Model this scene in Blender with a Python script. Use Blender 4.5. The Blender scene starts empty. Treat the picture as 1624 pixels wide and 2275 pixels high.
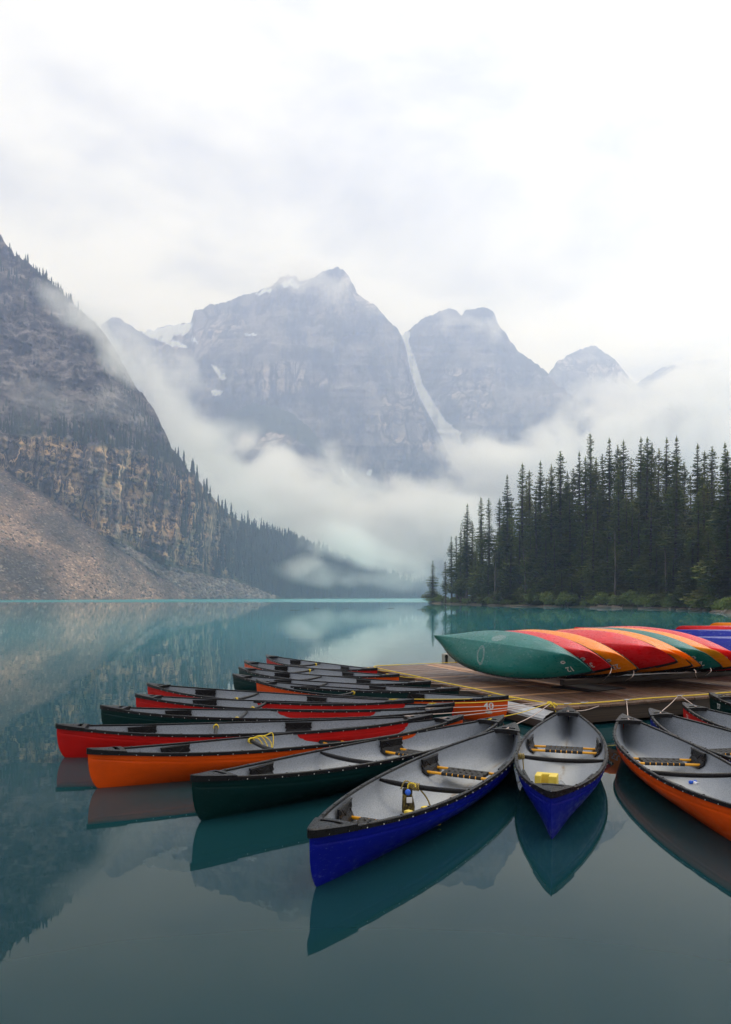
import bpy, bmesh, math, random
import numpy as np
from mathutils import Vector, Matrix
from mathutils.bvhtree import BVHTree

R = math.radians
rng = np.random.default_rng(7)
random.seed(7)
SC = bpy.context.scene
COL = SC.collection

# ------------------------------------------------------------------ camera
F, HZ, CX, CAMH = 1750.0, 1327.0, 812.0, 1.97        # focal length, horizon row, centre column, eye height
cam_data = bpy.data.cameras.new('camera')
cam = bpy.data.objects.new('camera', cam_data)
COL.objects.link(cam)
cam.location = (0, 0, CAMH)
cam.rotation_euler = (R(90), 0, 0)
cam_data.sensor_fit = 'VERTICAL'
cam_data.sensor_height = 36
cam_data.sensor_width = 36
cam_data.lens = F / 2275 * 36
cam_data.shift_y = (HZ - 1137.5) / 2275
cam_data.clip_start = 0.1
cam_data.clip_end = 20000
SC.camera = cam

# ------------------------------------------------------------------ world: overcast sky
SUN_EL, SUN_AZ = 52, 40          # degrees; azimuth from +Y towards +X
w = bpy.data.worlds.new('World')
SC.world = w
w.use_nodes = True
nt = w.node_tree
nt.nodes.clear()
wo = nt.nodes.new('ShaderNodeOutputWorld')
bg = nt.nodes.new('ShaderNodeBackground')
sky = nt.nodes.new('ShaderNodeTexSky')
sky.sky_type = 'NISHITA'
sky.sun_disc = False
sky.sun_elevation = R(SUN_EL)
sky.sun_rotation = R(SUN_AZ)
tc = nt.nodes.new('ShaderNodeTexCoord')
mp = nt.nodes.new('ShaderNodeMapping')
mp.inputs['Scale'].default_value = (1.0, 1.0, 2.1)
mp.inputs['Location'].default_value = (0.15, 0.9, 0.25)
n1 = nt.nodes.new('ShaderNodeTexNoise')
n1.inputs['Scale'].default_value = 3.2
n1.inputs['Detail'].default_value = 7
n1.inputs['Roughness'].default_value = 0.52
n1.inputs['Distortion'].default_value = 0.25
cr = nt.nodes.new('ShaderNodeValToRGB')
e = cr.color_ramp.elements
e[0].position, e[0].color = 0.34, (0.52, 0.53, 0.61, 1)
e[1].position, e[1].color = 0.70, (1.03, 1.0, 0.97, 1)
m = cr.color_ramp.elements.new(0.49)
m.color = (0.80, 0.795, 0.81, 1)
sc_ = nt.nodes.new('ShaderNodeVectorMath')
sc_.operation = 'SCALE'
sc_.inputs['Scale'].default_value = 0.10
mixw = nt.nodes.new('ShaderNodeMix')
mixw.data_type = 'RGBA'
mixw.inputs['Factor'].default_value = 0.94      # cloud cover
nt.links.new(tc.outputs['Generated'], mp.inputs['Vector'])
nt.links.new(mp.outputs['Vector'], n1.inputs['Vector'])
nt.links.new(n1.outputs['Fac'], cr.inputs['Fac'])
nt.links.new(sky.outputs['Color'], sc_.inputs[0])
nt.links.new(sc_.outputs['Vector'], mixw.inputs['A'])
nt.links.new(cr.outputs['Color'], mixw.inputs['B'])
nt.links.new(mixw.outputs['Result'], bg.inputs['Color'])
bg.inputs['Strength'].default_value = 1.15
nt.links.new(bg.outputs['Background'], wo.inputs['Surface'])

sd = bpy.data.lights.new('sun', 'SUN')
sd.energy = 1.4
sd.angle = R(25)
sd.color = (1.0, 0.96, 0.9)
sun = bpy.data.objects.new('sun', sd)
COL.objects.link(sun)
sdir = Vector((math.sin(R(SUN_AZ)) * math.cos(R(SUN_EL)), math.cos(R(SUN_AZ)) * math.cos(R(SUN_EL)), math.sin(R(SUN_EL))))
sun.rotation_euler = sdir.to_track_quat('Z', 'Y').to_euler()
sun.location = (0, 0, 60)

SC.view_settings.view_transform = 'Standard'
SC.view_settings.look = 'None'
SC.view_settings.exposure = 0.17
SC.view_settings.gamma = 1.0
SC.view_settings.use_curve_mapping = False
cy = SC.cycles
cy.use_denoising = True
try:
    cy.denoiser = 'OPENIMAGEDENOISE'
except Exception:
    pass
cy.use_adaptive_sampling = True
cy.adaptive_threshold = 0.02
cy.max_bounces = 12
cy.diffuse_bounces = 3
cy.glossy_bounces = 4
cy.transmission_bounces = 2
cy.volume_bounces = 9
cy.transparent_max_bounces = 8
cy.caustics_reflective = False
cy.caustics_refractive = False
cy.sample_clamp_indirect = 6
cy.volume_step_rate = 0.55
cy.volume_max_steps = 128

# ------------------------------------------------------------------ helpers
def pix(x, y, z=0.0):
    """the point at height z that shows at column x, row y"""
    Y = F * (CAMH - z) / (y - HZ)
    return Vector(((x - CX) * Y / F, Y, z))

def pixd(x, y, Y):
    """the point at distance Y that shows at column x, row y"""
    return Vector(((x - CX) * Y / F, Y, CAMH + (HZ - y) * Y / F))

def setp(o, label=None, cat=None, group=None, kind=None):
    if label: o['label'] = label
    if cat: o['category'] = cat
    if group: o['group'] = group
    if kind: o['kind'] = kind
    return o

def mesh_np(name, v, f, smooth=False):
    """mesh from an array of points and an array (or list) of faces"""
    me = bpy.data.meshes.new(name)
    if isinstance(f, np.ndarray):
        v = np.asarray(v, dtype=np.float32)
        n, k = f.shape
        me.vertices.add(len(v))
        me.vertices.foreach_set('co', v.ravel())
        me.loops.add(n * k)
        me.loops.foreach_set('vertex_index', f.astype(np.int32).ravel())
        me.polygons.add(n)
        me.polygons.foreach_set('loop_start', np.arange(0, n * k, k, dtype=np.int32))
        me.polygons.foreach_set('loop_total', np.full(n, k, dtype=np.int32))
        me.update(calc_edges=True)
        me.validate()
    else:
        me.from_pydata([tuple(p) for p in v], [], [tuple(p) for p in f])
        me.update()
    if smooth:
        me.polygons.foreach_set('use_smooth', np.ones(len(me.polygons), dtype=bool))
    return me

def mk(name, me, mat=None, parent=None, loc=None):
    o = bpy.data.objects.new(name, me)
    COL.objects.link(o)
    if mat is not None and me is not None:
        if len(me.materials) == 0:
            me.materials.append(mat)
        elif me.materials[0] is not mat:
            o.material_slots[0].link = 'OBJECT'
            o.material_slots[0].material = mat
    if parent is not None:
        o.parent = parent
    if loc is not None:
        o.location = loc
    return o

def empty(name, loc=(0, 0, 0)):
    o = bpy.data.objects.new(name, None)
    o.empty_display_size = 0.2
    COL.objects.link(o)
    o.location = loc
    return o

class MB:
    """collects shapes for one mesh"""
    def __init__(s):
        s.v, s.f = [], []
    def add(s, v, f):
        k = len(s.v)
        s.v += [tuple(p) for p in v]
        s.f += [tuple(i + k for i in q) for q in f]
    def box(s, c, d, M=None):
        x, y, z = (q / 2 for q in d)
        P = [Vector((c[0] + sx * x, c[1] + sy * y, c[2] + sz * z)) for sz in (-1, 1) for sy in (-1, 1) for sx in (-1, 1)]
        if M is not None:
            P = [M @ p for p in P]
        s.add(P, [(0, 2, 3, 1), (4, 5, 7, 6), (0, 1, 5, 4), (2, 6, 7, 3), (0, 4, 6, 2), (1, 3, 7, 5)])
    def tube(s, pts, r, n=6, cap=True):
        pts = [Vector(p) for p in pts]
        N = len(pts)
        rr = r if hasattr(r, '__len__') else [r] * N
        rings = []
        up = None
        for i, p in enumerate(pts):
            d = (pts[min(i + 1, N - 1)] - pts[max(i - 1, 0)])
            d = d.normalized() if d.length > 1e-9 else Vector((0, 0, 1))
            if up is None:
                up = Vector((0, 0, 1)) if abs(d.z) < 0.9 else Vector((1, 0, 0))
            a = d.cross(up)
            a = a.normalized() if a.length > 1e-6 else d.orthogonal().normalized()
            b = a.cross(d).normalized()
            up = b
            rings.append([p + (a * math.cos(2 * math.pi * k / n) + b * math.sin(2 * math.pi * k / n)) * rr[i] for k in range(n)])
        v = [q for ring in rings for q in ring]
        f = []
        for i in range(N - 1):
            for k in range(n):
                k2 = (k + 1) % n
                f.append((i * n + k, i * n + k2, (i + 1) * n + k2, (i + 1) * n + k))
        if cap:
            f.append(tuple(range(n - 1, -1, -1)))
            f.append(tuple((N - 1) * n + k for k in range(n)))
        s.add(v, f)
    def mesh(s, name, smooth=False, bevel=0.0, seg=1):
        me = bpy.data.meshes.new(name)
        me.from_pydata(s.v, [], s.f)
        bm = bmesh.new()
        bm.from_mesh(me)
        if bevel > 0:
            bmesh.ops.bevel(bm, geom=list(bm.edges), offset=bevel, segments=seg, affect='EDGES', profile=0.6)
        bmesh.ops.recalc_face_normals(bm, faces=list(bm.faces))
        bm.to_mesh(me)
        bm.free()
        if smooth:
            me.polygons.foreach_set('use_smooth', np.ones(len(me.polygons), dtype=bool))
        return me

def catmull(P, n=8):
    P = [Vector(p) for p in P]
    Q = [P[0] * 2 - P[1]] + P + [P[-1] * 2 - P[-2]]
    out = []
    for i in range(1, len(Q) - 2):
        for k in range(n):
            t = k / n
            a, b, c, d = Q[i - 1], Q[i], Q[i + 1], Q[i + 2]
            out.append(0.5 * ((2 * b) + (c - a) * t + (2 * a - 5 * b + 4 * c - d) * t * t + (3 * b - a - 3 * c + d) * t ** 3))
    out.append(P[-1])
    return out

def _hash(ix, iy, seed):
    h = (ix.astype(np.int64) * 374761393 + iy.astype(np.int64) * 668265263 + seed * 1442695041) & 0xffffffff
    h = ((h ^ (h >> 13)) * 1274126177) & 0xffffffff
    return ((h ^ (h >> 16)) & 0xffff) / 65535.0

def vnoise(x, y, seed=0):
    ix, iy = np.floor(x), np.floor(y)
    fx, fy = x - ix, y - iy
    fx = fx * fx * fx * (fx * (fx * 6 - 15) + 10)
    fy = fy * fy * fy * (fy * (fy * 6 - 15) + 10)
    a, b = _hash(ix, iy, seed), _hash(ix + 1, iy, seed)
    c, d = _hash(ix, iy + 1, seed), _hash(ix + 1, iy + 1, seed)
    return (a * (1 - fx) + b * fx) * (1 - fy) + (c * (1 - fx) + d * fx) * fy

def fbm(x, y, seed=0, oct=5, gain=0.5, ridged=False):
    s, a, t = 0.0, 1.0, 0.0
    for o in range(oct):
        n = vnoise(x * 2 ** o, y * 2 ** o, seed + o * 17)
        if ridged:
            n = 1 - np.abs(2 * n - 1)
        s = s + a * n
        t += a
        a *= gain
    return s / t          # 0..1

# ------------------------------------------------------------------ materials
class Mat:
    def __init__(s, name, rough=0.5, color=(0.5, 0.5, 0.5), spec=0.5):
        s.m = bpy.data.materials.new(name)
        s.m.use_nodes = True
        s.t = s.m.node_tree
        s.b = s.t.nodes['Principled BSDF']
        s.o = s.t.nodes['Material Output']
        s.b.inputs['Roughness'].default_value = rough
        s.b.inputs['Base Color'].default_value = (*color, 1)
        s.b.inputs['Specular IOR Level'].default_value = spec
        s._tc = None
    def n(s, typ, **kw):
        q = s.t.nodes.new(typ)
        for k, v in kw.items():
            if hasattr(q, k) and k not in ('Scale',):
                setattr(q, k, v)
            else:
                q.inputs[k].default_value = v
        return q
    def l(s, a, b):
        s.t.links.new(a, b)
    def coord(s, which='Object', scale=(1, 1, 1), loc=(0, 0, 0), rot=(0, 0, 0)):
        if s._tc is None:
            s._tc = s.t.nodes.new('ShaderNodeTexCoord')
        mpn = s.t.nodes.new('ShaderNodeMapping')
        mpn.inputs['Scale'].default_value = scale
        mpn.inputs['Location'].default_value = loc
        mpn.inputs['Rotation'].default_value = rot
        s.l(s._tc.outputs[which], mpn.inputs['Vector'])
        return mpn.outputs['Vector']
    def noise(s, vec, scale=5, detail=4, rough=0.5, dist=0.0):
        q = s.t.nodes.new('ShaderNodeTexNoise')
        q.inputs['Scale'].default_value = scale
        q.inputs['Detail'].default_value = detail
        q.inputs['Roughness'].default_value = rough
        q.inputs['Distortion'].default_value = dist
        s.l(vec, q.inputs['Vector'])
        return q.outputs['Fac']
    def voro(s, vec, scale=5, feature='F1'):
        q = s.t.nodes.new('ShaderNodeTexVoronoi')
        q.feature = feature
        q.inputs['Scale'].default_value = scale
        s.l(vec, q.inputs['Vector'])
        return q
    def ramp(s, fac, stops, interp='LINEAR'):
        q = s.t.nodes.new('ShaderNodeValToRGB')
        q.color_ramp.interpolation = interp
        el = q.color_ramp.elements
        while len(el) < len(stops):
            el.new(0.5)
        for i, (p, c) in enumerate(stops):
            el[i].position = p
            el[i].color = (*c, 1) if hasattr(c, '__len__') else (c, c, c, 1)
        s.l(fac, q.inputs['Fac'])
        return q.outputs['Color']
    def mix(s, fac, a, b, typ='MIX'):
        q = s.t.nodes.new('ShaderNodeMix')
        q.data_type = 'RGBA'
        q.blend_type = typ
        for inp, val in (('Factor', fac), ('A', a), ('B', b)):
            if isinstance(val, bpy.types.NodeSocket):
                s.l(val, q.inputs[inp])
            elif hasattr(val, '__len__'):
                q.inputs[inp].default_value = (*val, 1)
            else:
                q.inputs[inp].default_value = val
        return q.outputs['Result']
    def math(s, op, a, b=0.0, c=None, clamp=False):
        q = s.t.nodes.new('ShaderNodeMath')
        q.operation = op
        q.use_clamp = clamp
        for i, val in enumerate((a, b) if c is None else (a, b, c)):
            if isinstance(val, bpy.types.NodeSocket):
                s.l(val, q.inputs[i])
            else:
                q.inputs[i].default_value = val
        return q.outputs[0]
    def attr(s, name):
        q = s.t.nodes.new('ShaderNodeAttribute')
        q.attribute_name = name
        return q
    def sep(s, col):
        q = s.t.nodes.new('ShaderNodeSeparateColor')
        s.l(col, q.inputs[0])
        return q.outputs
    def rnd(s):
        q = s.t.nodes.new('ShaderNodeObjectInfo')
        return q.outputs['Random']
    def base(s, sock):
        s.l(sock, s.b.inputs['Base Color'])
    def rough(s, sock):
        s.l(sock, s.b.inputs['Roughness'])
    def bump(s, h, strength=0.3, dist=0.01):
        q = s.t.nodes.new('ShaderNodeBump')
        q.inputs['Strength'].default_value = strength
        q.inputs['Distance'].default_value = dist
        s.l(h, q.inputs['Height'])
        s.l(q.outputs['Normal'], s.b.inputs['Normal'])

# ================================================================== THE SETTING
# ------------------------------------------------------------------ lake
mw = Mat('lake_water', 0.015, (0.03, 0.09, 0.1), 0.24)
mw.b.inputs['IOR'].default_value = 1.33
v = mw.coord('Object')
sx = mw.n('ShaderNodeSeparateXYZ'); mw.l(v, sx.inputs[0])
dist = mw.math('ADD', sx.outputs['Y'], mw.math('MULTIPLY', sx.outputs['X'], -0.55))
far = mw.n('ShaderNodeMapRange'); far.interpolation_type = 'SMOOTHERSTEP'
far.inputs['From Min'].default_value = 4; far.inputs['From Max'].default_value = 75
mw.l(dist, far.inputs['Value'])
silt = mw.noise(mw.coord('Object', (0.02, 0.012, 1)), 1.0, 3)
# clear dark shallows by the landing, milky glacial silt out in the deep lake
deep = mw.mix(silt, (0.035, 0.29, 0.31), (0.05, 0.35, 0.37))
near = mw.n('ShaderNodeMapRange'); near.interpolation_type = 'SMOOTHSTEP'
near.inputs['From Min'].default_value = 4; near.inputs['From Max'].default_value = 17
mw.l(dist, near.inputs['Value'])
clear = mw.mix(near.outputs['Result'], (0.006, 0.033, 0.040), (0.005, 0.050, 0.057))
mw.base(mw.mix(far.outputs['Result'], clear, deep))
rip1 = mw.noise(mw.coord('Object', (0.55, 1.5, 1)), 1.0, 3, 0.55)
rip2 = mw.noise(mw.coord('Object', (0.05, 0.25, 1)), 1.0, 4, 0.6)
band = mw.n('ShaderNodeMapRange'); band.interpolation_type = 'SMOOTHSTEP'
band.inputs['From Min'].default_value = 310; band.inputs['From Max'].default_value = 345
mw.l(mw.math('ADD', sx.outputs['Y'], mw.math('MULTIPLY', rip2, 30)), band.inputs['Value'])
# a breeze ruffles the far end of the lake, the near water is glassy
rr = mw.n('ShaderNodeMapRange'); rr.inputs['To Min'].default_value = 0.012; rr.inputs['To Max'].default_value = 0.22
mw.l(band.outputs['Result'], rr.inputs['Value']); mw.rough(rr.outputs['Result'])
mw.bump(mw.math('ADD', mw.math('MULTIPLY', rip1, 0.25), rip2), 0.22, 0.016)
WV = []
ys = [-60, -10, 0, 5, 10, 20, 40, 80, 160, 320, 640, 1280, 1900]
wm = MB()
wm.add([(-1250, -280, 0), (1500, -280, 0), (1500, 1900, 0), (-1250, 1900, 0)], [(0, 1, 2, 3)])
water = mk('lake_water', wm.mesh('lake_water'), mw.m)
setp(water, 'still turquoise glacial lake reflecting the mountains', kind='structure')
bedm = Mat('lake_bed', 0.9, (0.08, 0.08, 0.07))
bedm.base(bedm.ramp(bedm.noise(bedm.coord('Object'), 0.3, 5), [(0.3, (0.05, 0.05, 0.045)), (0.7, (0.12, 0.11, 0.1))]))

# ------------------------------------------------------------------ mountains as real relief at their own distance
def sheet(px, skyline, Z0, slope, rows, py0=None, relief=None, back=((40, -15), (160, -140), (500, -500))):
    """rows of points from the foot (at height -2 m or at row py0) up to the skyline, then down the back"""
    px = np.asarray(px, float)
    sk = np.interp(px, *zip(*skyline))
    Zs = np.interp(px, *zip(*Z0))
    p0 = HZ + (CAMH + 2.0) * F / Zs if py0 is None else np.interp(px, *zip(*py0))
    Z = Zs.copy()
    PY, ZZ = [], []
    for r in range(rows + 1):
        t = r / rows
        py = p0 + (sk - p0) * t
        a1 = (HZ - py) / F
        if r > 0:
            tn = np.maximum(slope(px, py, t), a1 + 0.08)
            Z = np.maximum(Z, (tn * Z - a0 * Z) / (tn - a1))
        a0 = a1
        PY.append(py); ZZ.append(Z.copy())
    PY, ZZ = np.array(PY), np.array(ZZ)
    # depth varies smoothly between columns
    PX = np.broadcast_to(px, PY.shape)
    if relief is not None:
        ZZ = ZZ * (1 + relief(PX, PY, np.linspace(0, 1, rows + 1)[:, None] * np.ones_like(PX)))
    X = (PX - CX) * ZZ / F
    H = CAMH + (HZ - PY) * ZZ / F
    P = np.stack([X, ZZ, H], -1)
    for dz, dh in back:
        top = P[rows].copy()
        top[:, 0] *= 1 + dz / top[:, 1]
        top[:, 1] += dz
        top[:, 2] += dh + dz * (P[rows][:, 2] - CAMH) / P[rows][:, 1] * 0.0
        top[:, 2] = np.maximum(top[:, 2], -5.5)
        P = np.concatenate([P, top[None]], 0)
    return P, PX, PY

def grid_mesh(name, P, masks=None):
    n, mcols = P.shape[:2]
    idx = np.arange(n * mcols).reshape(n, mcols)
    f = np.stack([idx[:-1, :-1], idx[:-1, 1:], idx[1:, 1:], idx[1:, :-1]], -1).reshape(-1, 4)
    me = mesh_np(name, P.reshape(-1, 3), f, smooth=True)
    if masks is not None:
        c = np.zeros((n, mcols, 4), np.float32)
        c[:masks.shape[0]] = masks
        c[masks.shape[0]:] = masks[-1]
        at = me.color_attributes.new('zone', 'FLOAT_COLOR', 'POINT')
        at.data.foreach_set('color', c.ravel())
    return me

def sstep(a, b, x):
    t = np.clip((x - a) / (b - a), 0, 1)
    return t * t * (3 - 2 * t)

def inpoly(px, py, poly):
    ins = np.zeros(px.shape, bool)
    n = len(poly)
    for i in range(n):
        x1, y1 = poly[i]; x2, y2 = poly[(i + 1) % n]
        c = ((y1 > py) != (y2 > py)) & (px < (x2 - x1) * (py - y1) / (y2 - y1 + 1e-9) + x1)
        ins ^= c
    return ins

def rock_material(name, upper, cliffc, scale=1.0):
    """bedded rock with rock walls, talus, turf and snow by zone"""
    M = Mat(name, 0.9, upper[0], 0.15)
    z = M.attr('zone')
    s = M.sep(z.outputs['Color'])
    al = z.outputs['Alpha']
    q = 1 / scale
    bed = M.noise(M.coord('Object', (0.008 * q, 0.008 * q, 0.11 * q), rot=(0.0, 0.22, 0.0)), 1.0, 6, 0.65, 1.2)
    frac = M.noise(M.coord('Object', (0.05 * q, 0.05 * q, 0.03 * q)), 1.0, 8, 0.68)
    col = M.mix(bed, upper[0], upper[1])
    col = M.mix(M.ramp(frac, [(0.42, 0.0), (0.56, 1.0)]), col, upper[2])
    stre = M.noise(M.coord('Object', (0.16 * q, 0.16 * q, 0.022 * q)), 1.0, 7, 0.66, 0.4)
    blk = M.noise(M.coord('Object', (0.03 * q, 0.03 * q, 0.045 * q)), 1.0, 5, 0.6)
    cl = M.mix(M.ramp(stre, [(0.44, 0.0), (0.55, 1.0)]), cliffc[0], cliffc[1])
    cl = M.mix(M.ramp(blk, [(0.45, 0.0), (0.66, 1.0)]), cl, cliffc[2])
    wob = M.t.nodes.new('ShaderNodeMix'); wob.data_type = 'VECTOR'; wob.inputs['Factor'].default_value = 0.16
    vn = M.t.nodes.new('ShaderNodeTexNoise'); vn.inputs['Scale'].default_value = 2.0; bc = M.coord('Object', (0.085 * q, 0.085 * q, 0.040 * q))
    M.l(bc, vn.inputs['Vector']); M.l(bc, wob.inputs['A']); M.l(vn.outputs['Color'], wob.inputs['B'])
    blocks = M.voro(wob.outputs[1], 1.0); crack = M.voro(wob.outputs[1], 1.0, 'DISTANCE_TO_EDGE')
    cl = M.mix(0.8, cl, M.ramp(blocks.outputs['Color'], [(0.1, 0.35), (0.9, 1.75)]), 'MULTIPLY')
    cl = M.mix(0.9, cl, M.ramp(crack.outputs['Distance'], [(0.02, 0.12), (0.10, 1.0)]), 'MULTIPLY')
    bl2 = M.voro(M.coord('Object', (0.05 * q, 0.05 * q, 0.11 * q), rot=(0, 0.3, 0)), 1.0)
    col = M.mix(0.7, col, M.ramp(bl2.outputs['Color'], [(0.1, 0.4), (0.9, 1.7)]), 'MULTIPLY')
    led = M.ramp(M.noise(M.coord('Object', (0.012 * q, 0.012 * q, 0.30 * q)), 1.0, 5, 0.7, 0.5), [(0.40, 0.45), (0.47, 1.0)])
    cl = M.mix(0.55, cl, led, 'MULTIPLY')
    col = M.mix(s[1], col, cl)
    return M, col, s, al, frac, stre, bed

# left buttress over the lake, with its talus fan
L_SKY = [(-420, 400), (-250, 410), (-100, 450), (0, 528), (60, 588), (100, 618), (150, 660), (200, 712), (235, 748), (255, 775), (300, 852), (345, 918),
         (380, 985), (405, 1022), (450, 1082), (490, 1125), (520, 1150), (560, 1170), (620, 1192), (700, 1225), (800, 1262), (880, 1290), (940, 1310), (1000, 1322)]
L_Z = [(-420, 455), (-200, 490), (0, 545), (220, 650), (440, 840), (610, 1090), (780, 1330), (940, 1620), (1000, 1750)]
TALUS = [(-420, 760), (-200, 905), (0, 1040), (100, 1100), (200, 1170), (300, 1243), (380, 1292), (440, 1331), (1000, 1340)]
BOULD = [(-420, 1340), (240, 1190), (300, 1226), (350, 1252), (420, 1274), (480, 1284), (520, 1292), (560, 1306), (620, 1331), (1000, 1340)]
CLTOP = [(-420, 900), (0, 962), (100, 970), (200, 986), (300, 1000), (400, 1042), (470, 1082), (520, 1130), (560, 1180), (1000, 1320)]
def l_slope(px, py, t):
    ta, ct = np.interp(px, *zip(*TALUS)), np.interp(px, *zip(*CLTOP))
    s = np.full_like(px, math.tan(R(50)))
    s = np.where(py > ct, math.tan(R(76)), s)
    s = np.where((py < ct) & (py > ct - 45), math.tan(R(40)), s)
    s = np.where(px > 520, math.tan(R(44)), s)
    s = np.where(py > np.minimum(ta, np.interp(px, *zip(*BOULD))), math.tan(R(35)), s)
    return s
def l_masks(PX, PY):
    ta = np.interp(PX[0], *zip(*TALUS))[None]; bo = np.interp(PX[0], *zip(*BOULD))[None]
    ct = np.interp(PX[0], *zip(*CLTOP))[None]
    jag = (fbm(PX / 40, PY / 40, 3) - 0.5) * 40
    t = sstep(-4, 4, PY - ta + jag * 0.25)
    b = sstep(-4, 4, PY - bo + jag * 0.4) * (1 - t)
    cl = sstep(-6, 10, PY - ct + jag * 0.9) * (1 - t) * (1 - b) * sstep(620, 480, PX)
    veg = sstep(420, 560, PX + jag) * (1 - t) * (1 - b) * 0.9
    veg = np.maximum(veg, sstep(0.5, 0.62, fbm(PX / 60, PY / 30, 9)) * sstep(-70, -30, PY - ct) * sstep(15, -10, PY - ct) * 0.8)
    fringe = sstep(-26, -6, PY - bo + jag * .3) * (1 - b) * (1 - t) * sstep(230, 300, PX)
    veg = np.maximum(veg, fringe * 0.9)
    return np.stack([t, cl, veg, b], -1)
def l_relief(PX, PY, T):
    mk_ = l_masks(PX, PY)
    cliff, tal = mk_[..., 1], np.maximum(mk_[..., 0], mk_[..., 3])
    col = fbm(PX / 26 + PY / 260, PY / 190, 21, 5, 0.55, True)
    bed = fbm(PX / 120, (PY - PX * 0.25) / 13, 31, 5, 0.6)
    gen = fbm(PX / 130 + PY / 300, PY / 150, 41, 6, 0.52, True)
    fine = fbm(PX / 14, PY / 14, 51, 4, 0.6)
    ridge_fade = 1.0
    n = (gen - 0.55) * 0.055 * (1 - tal) + (fine - 0.5) * (0.016 * (1 - tal) + 0.0035 * tal)
    n += cliff * ((0.55 - col) * 0.050 + (bed - 0.5) * 0.020)
    n += (1 - cliff) * (1 - tal) * (bed - 0.5) * 0.016
    n += mk_[..., 3] * (fbm(PX / 7, PY / 5, 61, 3, 0.6) - 0.5) * 0.006
    return n * sstep(0, 0.03, T)
L_SKY = [(x, y + (float(fbm(np.array([x / 16.0]), np.array([1.3]), 700, 5, 0.65)[0]) - 0.5) * 32 * (1 if x < 460 else .4)) for x in np.arange(-420, 1001, 2.5) for y in [np.interp(x, *zip(*L_SKY))]]
lpx = np.arange(-420, 1001, 2.5)
LP, LPX, LPY = sheet(lpx, L_SKY, L_Z, l_slope, 300, relief=l_relief)
lm, lcol, lz, lal, lfrac, lstre, lbed = rock_material('buttress_rock', [(0.095, 0.078, 0.079), (0.31, 0.26, 0.24), (0.032, 0.028, 0.030)],
                                              [(0.040, 0.034, 0.035), (0.58, 0.38, 0.20), (0.26, 0.205, 0.16)])
tv = lm.voro(lm.coord('Object', (1, 1, 1)), 0.55)
tn = lm.noise(lm.coord('Object'), 0.018, 5, 0.6)
tal = lm.mix(lm.ramp(tn, [(0.38, 0.0), (0.60, 1.0)]), (0.115, 0.095, 0.08), (0.32, 0.215, 0.155))
srun = lm.noise(lm.coord('Object', (0.055, 0.012, 0.012), rot=(0, 0, 0.5)), 1.0, 5, 0.6)
tal = lm.mix(0.6, tal, lm.ramp(srun, [(0.36, 0.55), (0.62, 1.35)]), 'MULTIPLY')
tal = lm.mix(0.7, tal, lm.ramp(tv.outputs['Color'], [(0.1, 0.35), (0.7, 1.0), (0.92, 2.3)]), 'MULTIPLY')
lcol = lm.mix(lz[0], lcol, tal)
bv = lm.voro(lm.coord('Object', (1, 1, 1.6)), 0.22)
boc = lm.mix(lm.ramp(bv.outputs['Color'], [(0.0, 0.0), (1.0, 1.0)]), (0.055, 0.053, 0.055), (0.19, 0.175, 0.16))
lcol = lm.mix(lal, lcol, boc)
vg = lm.mix(lm.noise(lm.coord('Object'), 0.09, 5, 0.65), (0.018, 0.032, 0.016), (0.085, 0.10, 0.035))
lcol = lm.mix(lz[2], lcol, vg)
lm.base(lcol)
lm.bump(lm.math('ADD', lm.math('ADD', lfrac, lstre), lm.math('MULTIPLY', tv.outputs['Distance'], 0.35)), 0.9, 2.2)
left_hill = mk('mountain_left', grid_mesh('mountain_left', LP, l_masks(LPX, LPY)), lm.m)
setp(left_hill, 'dark banded rock buttress with tan cliff and brown talus fan on the left shore', kind='structure')

def on_left(px, py):
    """ground point of the left buttress at column px, row py"""
    c = np.clip((px - lpx[0]) / 2.5, 0, len(lpx) - 2)
    j = int(c); fr = c - j
    col = LPY[:, j] * (1 - fr) + LPY[:, j + 1] * fr
    r = np.interp(-py, -col, np.arange(len(col)))
    i = min(int(r), len(col) - 2); g = r - i
    P = (LP[i, j] * (1 - fr) + LP[i, j + 1] * fr) * (1 - g) + (LP[i + 1, j] * (1 - fr) + LP[i + 1, j + 1] * fr) * g
    return Vector(P)

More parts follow.
